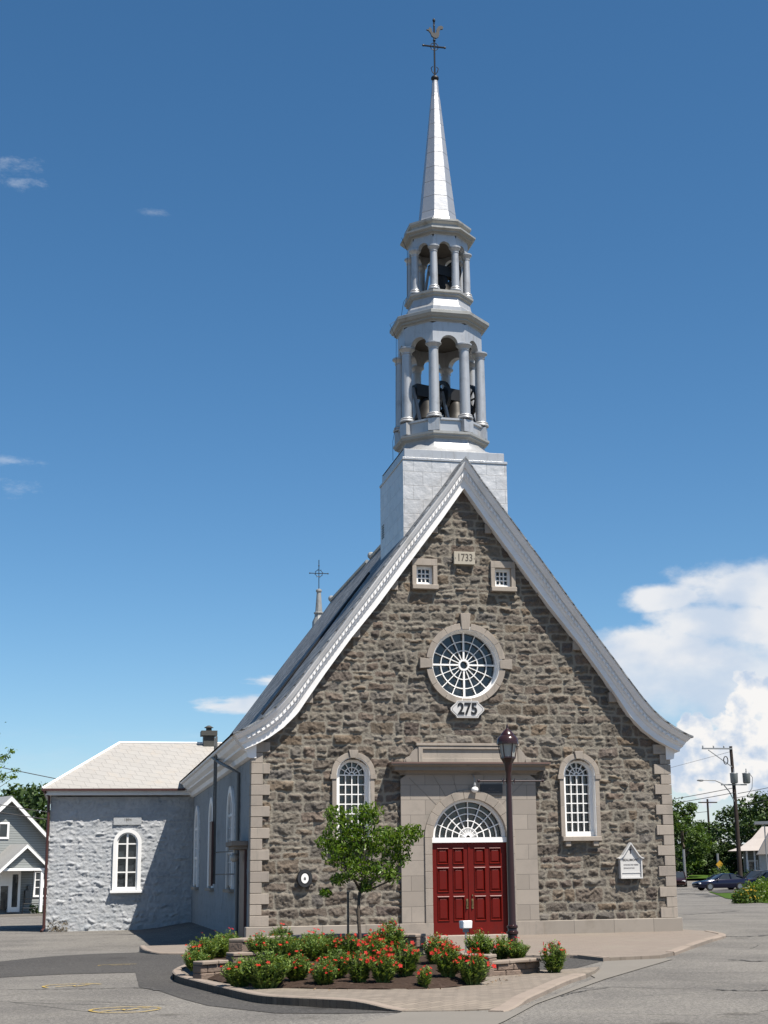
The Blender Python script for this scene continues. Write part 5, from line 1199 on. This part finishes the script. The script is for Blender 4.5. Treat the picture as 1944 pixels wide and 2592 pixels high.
for sx in (-1, 1):
    e = xp + sx*1.57; mb.extr([(xp,zp+0.02),(e,zr(e,xp,zp,kp)+0.02),(e,zr(e,xp,zp,kp)-0.15),(xp,zp-0.17)], HY-2.45, HY-2.401, XZ)
mb.bar((xp+1.1,HY-2.1,1.2),(xp+1.4,HY-2.1,2.1),0.12)
mb.build('porch_trim', M['white'], pr)
mb = MB(); mb.box(xp+0.95, xp+1.1, HY-2.2, HY-2.05, -0.3, 2.2); mb.build('porch_post', M['white'], h0)
mb = MB(); mb.box(-15.3,-13.72,HY-0.35,HY-0.2,2.0,2.25); mb.box(-15.3,-14.97,HY-0.35,HY-0.2,-0.3,1.999); mb.box(-13.85,-13.72,HY-0.35,HY-0.2,-0.3,1.999); mb.box(-14.3,-14.2,HY-0.35,HY-0.2,-0.3,1.999); mb.box(-14.199,-13.851,HY-0.35,HY-0.2,-0.3,0.0); mb.box(-14.969,-14.86,HY-0.35,HY-0.2,-0.3,1.999); mb.box(-14.41,-14.301,HY-0.35,HY-0.2,-0.3,1.999); mb.box(-14.859,-14.411,HY-0.35,HY-0.2,1.3,1.999)
dr = mb.build('door', M['white'], h0); mb = MB(); mb.box(-15,-13.8,HY-0.26,HY-0.24,-0.1,2.0); mb.build('pane', M['glass'], dr)
mb = MB(); mb.box(-13.35,-13.05,HY-0.2,HY-0.01,0.2,1.0); mb.box(-13.2,-13.0,HY-0.15,HY-0.01,1.05,1.3); mb.build('mailbox', M['grey_metal'], h0)
mb = MB(); 
for i in range(4): mb.box(-17.5,-11.9,HY-2.6-0.45*i,HY-0.1,-0.42-0.15*i-0.15,-0.42-0.15*i)
mb.build('front_steps', M['concrete'], h0)
rl = MB(); rl.tube([(-13.4,HY-2.5,-0.4),(-13.3,HY-2.5,0.5),(-11.9,HY-2.5,0.5),(-11.85,HY-2.5,-0.4)], 0.03, 6); rl.tube([(-13.33,HY-2.5,0.22),(-11.88,HY-2.5,0.22)], 0.02, 5); rl.tube([(-13.36,HY-2.5,-0.05),(-11.87,HY-2.5,-0.05)], 0.02, 5)
tag(rl.build('handrail', M['iron'], None), 'dark metal handrail on the steps before the grey house', 'handrail')
C = np.stack([rgn.uniform(-13.0,-12.0,200), rgn.uniform(HY-1.6,HY-0.8,200), -0.4+0.5*rgn.random(200)], 1); tag(leaves('hedge', C, 0.2, M['leaf_light'], None, rgn), 'low bright green hedge under the window of the grey house', 'hedge')
def kerb_wall(): 
    mb = MB(); mb.box(-20,-11.55,24.0,24.3,-0.9,-0.42); return mb.build('kerb', M['brown_metal'])
kerb_wall()['kind'] = 'structure'

# ---- trees
def tree_proto(name, seed, H, Wd, nleaf, ls, m, low=0.12):
    rg_ = np.random.default_rng(seed); e = empty(name, (0,0,-80)); mb = MB(); mb.tube([(0,0,-0.3),(0.05,0,H*0.25),(0,0.05,H*0.5)], [H*0.028,H*0.022,H*0.014], 8)
    C = []; nb = 34
    for i in range(nb):
        zt = low + (0.95-low)*((i+0.5)/nb); wr_ = math.sin(math.pi*min(1, (zt-low)/(1-low)*0.80+0.17))**0.7; a = rg_.random()*2*math.pi; q = 0.15 + 0.8*math.sqrt(rg_.random())
        c = np.array([Wd*0.5*wr_*q*math.cos(a), Wd*0.5*wr_*q*math.sin(a), H*zt]); r_ = Wd*(0.10+0.10*rg_.random())
        if i % 3 == 0: limb(mb, (0,0,H*min(.5, zt*0.6)), c, H*0.010, H*0.003, 0.08, rg_)
        kk = nleaf//nb; u = rg_.normal(size=(kk,3)); u /= np.linalg.norm(u, axis=1, keepdims=True); u *= rg_.random((kk,1))**0.45
        C.append(c + u*r_*[1.15,1.15,0.85])
    mb.build('trunk', M['bark'], e, smooth=True); leaves('crown', np.concatenate(C), ls, m, e, rg_, up=0.5, aspect=0.6)
    return e
TP = [tree_proto('broadleaf_tree', 21, 9, 7.5, 5200, 0.42, M['leaf_far'], 0.06), tree_proto('broadleaf_tree', 22, 9, 8.5, 5600, 0.42, M['leaf_far'], 0.05), tree_proto('broadleaf_tree', 23, 9, 6.0, 4600, 0.36, M['leaf_light'], 0.15)]
usedt = set()
def tree(i, x, y, s_, rot, lab, grp, sz=1.0):
    o = TP[i] if i not in usedt else copy_tree(TP[i]); usedt.add(i)
    o.location = (x, y, gz(x, y)-0.1); o.rotation_euler = (0,0,rot); o.scale = (s_, s_, s_*sz); return tag(o, lab, 'tree', grp)
gl = 'trees behind the grey house'
tree(0, -15.5, 76, 1.0, 0.4, 'dark tree behind the grey house, left of its roof ridge', gl)
tree(1, -11.8, 74, 0.95, 1.6, 'dark tree behind the right slope of the grey house roof', gl, 1.08)
tree(0, -8.0, 84, 1.0, 2.9, 'dark tree mostly hidden behind the whitewashed wing', gl)
# near tree at the left: only branch tips enter the frame
rg5 = np.random.default_rng(77); e = empty('overhanging_tree', (-17.6,30.0,-0.4), label='tree whose leafy branch tips reach in from the left edge', cat='tree'); mb = MB(); mb.tube([(0,0,-0.3),(0.1,0,3),(0,0,6)], [0.22,0.17,0.10], 8); C = []
for q in ((4.28,0,7.72),(4.02,0,7.50),(3.7,0,7.35),(4.50,0,6.86),(4.05,0.1,6.60),(4.42,0,6.55),(3.7,0,6.5),(3.2,0.2,7.3),(3.1,0.2,6.4),(2.4,0,7.9),(2.2,0.4,6.6),(1.0,0.5,8.6),(0,0,9.2),(-1,0,8.0)):
    limb(mb, (0,0,3.6+rg5.random()*1.6), q, 0.05, 0.008, 0.06, rg5); kk = 40 if q[0] > 3.9 else 110 if q[0] > 3 else 320; rr = 0.11 if q[0] > 3.9 else 0.24 if q[0] > 3 else 0.8
    C.append(np.array(q) + rg5.normal(size=(kk,3))*[rr*0.9, rr, rr*0.5])
mb.build('trunk', M['bark'], e, smooth=True); leaves('crown', np.concatenate(C), 0.14, M['leaf'], e, rg5, up=0.5, droop=0.4)
def cable(name, p, q, sag, r_, label, cat='power line', group=None):
    p, q = Vector(p), Vector(q); mb = MB(); mb.tube([p.lerp(q, i/20) - Vector((0,0,sag*4*(i/20)*(1-i/20))) for i in range(21)], r_, 5)
    return tag(mb.build(name, M['wire'], None), label, cat, group)
cable('power_line', (-17.0,40,7.95), (-6.0,40,5.75), 0.1, 0.022, 'upper thin cable crossing the sky at the left edge', group='cables at the left edge')
cable('power_line', (-17.0,42,6.0), (-9.0,42,4.7), 0.05, 0.022, 'middle thin cable passing before the roof of the grey house', group='cables at the left edge')
cable('power_line', (-17.0,38,5.45), (-9.0,38,4.2), 0.05, 0.028, 'thick lower cable passing before the gable of the grey house', group='cables at the left edge')

# ================================================================ RIGHT BACKGROUND
gr = 'trees along the road on the right'
for i, x, y, s_, rot, lab, sz in (
    (2, 51.9, 108, 1.0, 0.3, 'bright green tree right against the church corner', 0.92),
    (0, 57.0, 128, 0.92, 1.1, 'tall dark narrow-topped tree behind the bright green one', 0.95),
    (1, 59.5, 126, 0.72, 2.2, 'lower dark tree left of the far utility poles', 0.95),
    (0, 61.5, 124, 0.74, 3.0, 'dark tree with a rounded top below the far crossarms', 0.95),
    (1, 63.0, 118, 0.9, 4.0, 'tall dark tree just left of the near utility pole', 0.95),
    (0, 62.5, 110, 1.02, 5.0, 'tallest tree, directly behind the near utility pole', 0.98),
    (1, 65.5, 112, 0.92, 0.9, 'dark tree right of the near utility pole', 0.95),
    (0, 69.0, 114, 1.0, 2.0, 'dark tree above the roof of the white house', 0.95),
    (1, 73.0, 118, 1.0, 3.3, 'dark tree at the right edge behind the white house', 0.95),
    (1, 54.0, 140, 0.8, 5.5, 'far dark tree in the gap beside the church corner', 0.95)):
    tree(i, x, y, s_, rot, lab, gr, sz)
for x, y, s_, rot in ((56.0,116,0.5,0.2),(58.5,117,0.5,1.3),(61,115,0.5,2.5),(52.8,113,0.42,4.0),(64.5,108,0.48,0.8)):
    o = copy_tree(TP[0]); o.location = (x, y, gz(x,y)-0.9); o.rotation_euler = (0,0,rot); o.scale = (s_*1.35, s_*1.2, s_); tag(o, 'dark undergrowth bush filling the gap beneath the roadside trees', 'bush', 'undergrowth beneath the roadside trees')
# near utility pole
P = empty('utility_pole', (44.15,78.0,0.0), 0.0, 'tall dark utility pole with two transformers and a street light arm', 'utility pole')
mb = MB(); mb.tube([(0.05,0,-0.3),(0.0,0,6.0),(-0.15,0,11.96)], [0.20,0.17,0.13], 10); mb.build('pole', M['wood_pole'], P, smooth=40)
mb = MB(); mb.box(-2.85,-0.1,-0.2,-0.08,11.68,11.80); mb.bar((-2.3,-0.14,11.62),(-0.2,-0.14,10.2),0.06); ca_ = mb.build('crossarm', M['galv'], P)
for x in (-2.78,-1.8,-0.85):
    mb = MB(); mb.lathe([(0.03,11.80),(0.07,11.86),(0.05,11.92),(0.07,11.96),(0.03,12.02)], x, -0.14, 8); mb.build('insulator', M['galv'], ca_, smooth=40)
mb = MB(); mb.band(el(0.16,0.3), el(0.22,0.36), -0.2, -0.12, lambda u, w, d: (-0.75+u, d, 10.75+w)); mb.build('cable_coil', M['wire'], P)
for x in (-0.22, 0.92):
    mb = MB(); mb.lathe([(0.24,8.78),(0.31,8.86),(0.33,9.55),(0.35,9.62),(0.33,9.66),(0.1,9.70)], x, -0.45, 16); tr_ = mb.build('transformer', M['galv'], P, smooth=40)
    mb = MB(); mb.lathe([(0.05,9.68),(0.06,9.8),(0.04,9.86),(0.05,9.95),(0.02,10.05)], x, -0.45, 8); mb.build('bushing', M['galv'], tr_, smooth=40)
mb = MB(); mb.box(-1.3,1.0,-0.3,-0.1,8.64,8.74); mb.build('transformer_bracket', M['galv'], P)
mb = MB(); mb.tube([(-0.15,-0.1,7.3),(-0.55,-0.1,8.1),(-1.1,-0.1,8.75),(-1.8,-0.1,9.05),(-2.9,-0.1,9.08)], 0.045, 8); sa = mb.build('street_light_arm', M['galv'], P, smooth=40)
mb = MB(); mb.lathe([(0.02,-0.42),(0.10,-0.35),(0.17,-0.1),(0.15,0.1),(0.05,0.2)], 0, 0, 10); mb.v = [(-3.05+z*1.0, -0.1+y, 9.06+x*0.6) for x, y, z in mb.v]; mb.build('lamp_head', M['galv'], sa, smooth=40)
mb = MB(); mb.tube([(1.15,-0.45,9.7),(1.5,-0.4,9.3),(1.45,-0.3,8.4),(1.0,-0.2,7.75),(0.1,-0.1,7.6)], 0.025, 5); mb.build('lead_wire', M['wire'], P)
gw = 'power lines on the right'
cable('power_line', (36.5,78,7.2), (44.1,77.8,8.45), 0.03, 0.03, 'upper of the two cables running from the church corner to the near utility pole', group=gw)
cable('power_line', (36.5,78,6.9), (44.1,77.8,8.05), 0.05, 0.03, 'lower of the two cables running from the church corner to the near utility pole', group=gw)
cable('power_line', (44.3,77.8,7.95), (60,77,12.0), 0.4, 0.028, 'cable rising from the near utility pole to the right edge', group=gw)
cable('power_line', (44.3,77.8,6.8), (60,70,11.5), 0.2, 0.028, 'lower cable rising to the right edge above the trees', group=gw)
cable('power_line', (34.0,78,9.1), (43.95,78,11.5), 0.03, 0.014, 'very thin cable from the top of the near utility pole towards the church', group=gw)
# far poles
FPx = empty('far_utility_pole', (60.2,120,0.3), 0, 'small far utility pole with a level crossarm above the trees', 'utility pole', 'far utility poles above the trees')
mb = MB(); mb.tube([(0,0,0),(0,0,9.3)], [0.15,0.12], 8); mb.build('pole', M['wood_pole'], FPx); mb = MB(); mb.box(-1.15,1.15,-0.12,0.0,8.85,8.98); mb.build('crossarm', M['wood_pole'], FPx)
F2 = copy_tree(FPx); F2.location = (66.9,143,0.3); F2.scale = (0.95,0.95,0.95); tag(F2, 'smallest utility pole, lower and left of the other far one')
cable('power_line', (50,120,7.7), (60.2,120,8.2), 0.15, 0.03, 'short cable ending at the far utility pole', group=gw)
cable('power_line', (52,143,8.4), (66.9,143,8.7), 0.1, 0.03, 'faint cable ending at the smallest utility pole', group=gw)
for (x, y, h_, lab) in ((50.45,104.5,3.75,'plain pale post before the trees near the church corner'),(54.6,105.5,3.3,'plain pale post before the trees, next to the yellow sign')):
    mb = MB(); mb.tube([(x,y,0.2),(x-0.05,y,h_)], 0.14, 8); tag(mb.build('roadside_post', M['galv'], None), lab, 'post', 'pale posts before the trees')
t = empty('road_sign', (53.6,103.0,0.3), 0, 'small yellow diamond sign among the trees beside the pale post', 'road sign'); mb = MB(); mb.tube([(0,0,0),(0,0,2.2)], 0.04, 6); mb.build('post', M['galv'], t); mb = MB(); mb.extr([(0,1.45),(0.42,1.87),(0,2.29),(-0.42,1.87)], -0.08, -0.05, XZ); mb.build('sign_plate', M['sign_yellow'], t)

# ---- white house on the right
wh = empty('white_house', (52.0,90.1,-0.54), R(-24.5), 'white house with a flared pale porch roof at the right edge', 'house'); wh.scale = (1.33, 1.33, 1.33)
def flared(mb, x0, x1, y0, y1, z0, z1, inset):
    lv_ = [(0,z0),(inset*0.38,z0+0.18*(z1-z0)),(inset*0.68,z0+0.5*(z1-z0)),(inset,z1)]
    vs_ = []
    for i_, z in lv_: vs_ += [(x0+i_,y0+i_,z),(x1-i_,y0+i_,z),(x1-i_,y1-i_,z),(x0+i_,y1-i_,z)]
    mb.add(vs_, [(a*4+k_, a*4+(k_+1)%4, a*4+4+(k_+1)%4, a*4+4+k_) for a in range(3) for k_ in range(4)] + [(12,13,14,15),(3,2,1,0)])
mb = MB(); mb.box(-0.05,8.0,0.0,8.0,-0.3,2.68); mb.build('wall', M['house_white'], wh)
mb = MB(); mb.extr([(-0.25,2.66),(8.3,2.66),(5.4,6.2),(3.2,6.2),(1.0,4.7)], -0.4, 8.4, XZ); mb.build('main_roof', M['house_roof'], wh)
mb = MB(); flared(mb, -2.25, 7.0, 4.0, 13.0, 2.98, 4.75, 2.6); mb.build('flared_roof', M['house_roof'], wh)
for x in (-1.55, -0.9, -0.35): 
    mb = MB(); mb.box(x-.06,x+.06,4.5,4.62,-0.2,2.97); mb.build('porch_post', M['white'], wh)
mb = MB(); mb.box(-1.1,6.5,6.2,12,-0.3,2.97); mb.build('porch_wall', M['siding'], wh)
house_window(-0.75,-0.2,1.0,2.2,1,2,6.19,wh)
t = empty('flat_canopy', (50.2,85.6,-0.54), R(-24.5), 'flat pale canopy on a slender post above the white house porch', 'canopy'); t.scale = (1.33, 1.33, 1.33); mb = MB(); mb.box(-0.55,4.2,-1.0,1.0,4.62,4.80); mb.box(1.1,4.2,-1.0,1.0,4.803,5.0); mb.build('slab', M['galv'], t); mb = MB(); mb.tube([(0.1,-0.8,0),(0.1,-0.8,4.62)], 0.04, 8); mb.build('post', M['galv'], t)
# ---- hedges and flowers on the right
rg6 = np.random.default_rng(31)
def shrub(x, y, r_, h_, n_, m, lab, name='shrub', fl=0, cat='bush', grp=None, ls=0.13):
    e = empty(name, (x,y,gz(x,y)), 0, lab, cat, grp); u = rg6.normal(size=(n_,3)); u /= np.linalg.norm(u, axis=1, keepdims=True); u *= rg6.random((n_,1))**0.4; u[:,2] = np.abs(u[:,2])
    mb = MB()
    for i in range(5): limb(mb, (0,0,-0.1), (rg6.normal()*r_*.4, rg6.normal()*r_*.4, h_*.7), 0.02, 0.008, 0.05, rg6)
    mb.build('stems', M['bark'], e); leaves('foliage', u*[r_,r_,h_]*(1+0.12*np.sin(u[:,:1]*9)), ls, m, e, rg6, up=0.7)
    if fl:
        v = rg6.normal(size=(fl,3)); v /= np.linalg.norm(v, axis=1, keepdims=True); v[:,2] = np.abs(v[:,2]); v[:,1] = -np.abs(v[:,1]); leaves('blossoms', v*[r_,r_,h_]*1.03, 0.12, M['petal_y'], e, rg6, aspect=0.8)
gs = 'shrubs before the white house'
shrub(21.9,30.2,0.50,0.75,900,M['leaf_light'],'yellow lily clump at the left end of the bed by the road','lily_clump',16,'flower clump','yellow lilies by the road')
shrub(22.75,30.8,0.55,0.82,1000,M['leaf_light'],'yellow lily clump second from the left in the bed by the road','lily_clump',18,'flower clump','yellow lilies by the road')
shrub(23.9,32.5,0.95,1.15,1700,M['leaf'],'rounded dark green shrub behind the yellow lilies','shrub',0,'bush',gs)
shrub(25.0,33.0,1.1,1.35,1900,M['leaf'],'tallest green shrub at the right edge behind the lilies','shrub',0,'bush',gs)
shrub(24.3,30.2,0.6,0.7,1000,M['leaf_light'],'light green shrub at the right edge before the lilies','shrub',6,'bush',gs)
shrub(46.0,86,1.3,1.9,1500,M['leaf_light'],'bright green bush behind the roof of the blue coupe','shrub',0,'bush',None,0.22)
shrub(48.6,86,1.5,1.5,1500,M['leaf_far'],'low dark bush right of the utility pole behind the cars','shrub',0,'bush',None,0.22)

# ---- cars
def car(loc, rot, paint, label, coupe=True, sc_=1.0):
    e = empty('parked_car', loc, rot, label, 'car', 'parked cars on the right'); e.scale = (sc_,)*3
    # lofted body: stations along x (front = -x): (x, half width, z_low, z_belt)
    st = [(-2.25,0.60,0.34,0.58),(-2.15,0.74,0.24,0.66),(-1.8,0.83,0.20,0.74),(-1.2,0.86,0.19,0.82),(-0.7,0.87,0.19,0.88),(0.3,0.88,0.19,0.90),(1.2,0.87,0.19,0.92),(1.8,0.83,0.22,0.94),(2.15,0.76,0.28,0.92),(2.25,0.66,0.40,0.84)]
    mb = MB(); rows = []
    for x, w, zl, zb in st:
        rows += [(x,-w*0.92,zl),(x,-w,zl+0.22),(x,-w,zb-0.14),(x,-w*0.90,zb-0.02),(x,-w*0.4,zb+0.03),(x,w*0.4,zb+0.03),(x,w*0.90,zb-0.02),(x,w,zb-0.14),(x,w,zl+0.22),(x,w*0.92,zl)]
    mb.add(rows, [(i*10+k_, i*10+(k_+1)%10, (i+1)*10+(k_+1)%10, (i+1)*10+k_) for i in range(len(st)-1) for k_ in range(10)] + [tuple(range(9,-1,-1)), tuple(range(90,100))])
    mb.build('body', paint, e, smooth=38)
    cs = [(-0.85,0.74,0.86,0.87),(-0.15,0.64,0.86,1.27),(0.2,0.62,0.86,1.33),(0.75,0.61,0.86,1.32),(1.15,0.62,0.86,1.24),(1.85,0.70,0.86,0.95)] if coupe else [(-0.95,0.74,0.86,0.87),(-0.3,0.66,0.86,1.38),(0.3,0.64,0.86,1.44),(1.2,0.64,0.86,1.42),(1.7,0.66,0.86,1.3),(2.1,0.70,0.86,0.95)]
    mb = MB(); rows = []
    for x, w, zl, zt in cs: rows += [(x,-min(.80,w+0.13),zl),(x,-w,zt-0.05),(x,-w*0.8,zt),(x,w*0.8,zt),(x,w,zt-0.05),(x,min(.80,w+0.13),zl)]
    mb.add(rows, [(i*6+k_, i*6+k_+1, (i+1)*6+k_+1, (i+1)*6+k_) for i in range(len(cs)-1) for k_ in range(5)] + [(5,4,3,2,1,0), tuple(range(30,36))])
    cab = mb.build('cabin', M['glass'], e, smooth=30)
    mb = MB(); r2 = cs[1:5]
    mb.add([p for x, w, zl, zt in r2 for p in ((x,-w*0.98,zt-0.03),(x,-w*0.8,zt+0.012),(x,w*0.8,zt+0.012),(x,w*0.98,zt-0.03))], [(i*4+k_, i*4+k_+1, i*4+5+k_, i*4+4+k_) for i in range(3) for k_ in range(3)])
    for sy in (-1, 1):
        for a, b in ((0,1),(4,5)):
            mb.bar((cs[a][0], sy*min(.80,cs[a][1]+.10), cs[a][3]+0.01), (cs[b][0], sy*cs[b][1]*1.0, cs[b][3]-0.03), 0.07)
        mb.bar((0.62, sy*0.75, 0.88), (0.55, sy*0.635, 1.28), 0.09)
    mb.build('roof', paint, cab, smooth=30)
    for x in (-1.35, 1.30):
        for sy in (-1, 1):
            mb = MB(); cy_ = lambda r_, y0, y1, n_=20: mb.add([(x+r_*math.cos(2*math.pi*i/n_), yy, 0.31+r_*math.sin(2*math.pi*i/n_)) for yy in (y0,y1) for i in range(n_)], [(i,(i+1)%n_,n_+(i+1)%n_,n_+i) for i in range(n_)]+[tuple(range(n_)), tuple(range(n_,2*n_))])
            cy_(0.31, sy*0.66, sy*0.885); w = mb.build('wheel', M['tyre'], e)
            mb = MB(); cy_(0.20, sy*0.80, sy*0.893); mb.build('rim', M['rim'], w)
    for sy in (-1, 1):
        mb = MB(); mb.box(-2.21,-2.06,min(sy*.42,sy*.74),max(sy*.42,sy*.74),0.52,0.63); mb.build('headlight', M['lamp_clear'], e, bevel=0.02)
        mb = MB(); mb.box(2.12,2.235,min(sy*.45,sy*.74),max(sy*.45,sy*.74),0.66,0.82); mb.build('tail_light', M['lamp_red'], e, bevel=0.02)
        mb = MB(); mb.sphere((-0.62, sy*0.94, 0.95), 0.09, 8, 6, 0.8); mb.build('mirror', paint, e, smooth=True)
    return e
car((41.0,75.0,0.02), R(2), M['car_blue'], 'dark blue coupe parked nose to the left in front of the utility pole')
car((46.6,79.5,0.12), R(20), M['car_grey'], 'dark car half hidden behind the utility pole and the coupe', False)
car((46.3,76.0,0.06), R(-60), M['car_blue'], 'dark car parked at an angle at the right by the white house', False, 1.0)
car((44.1,91.5,0.12), R(68), M['car_red'], 'dark car showing only its end past the church corner', False)
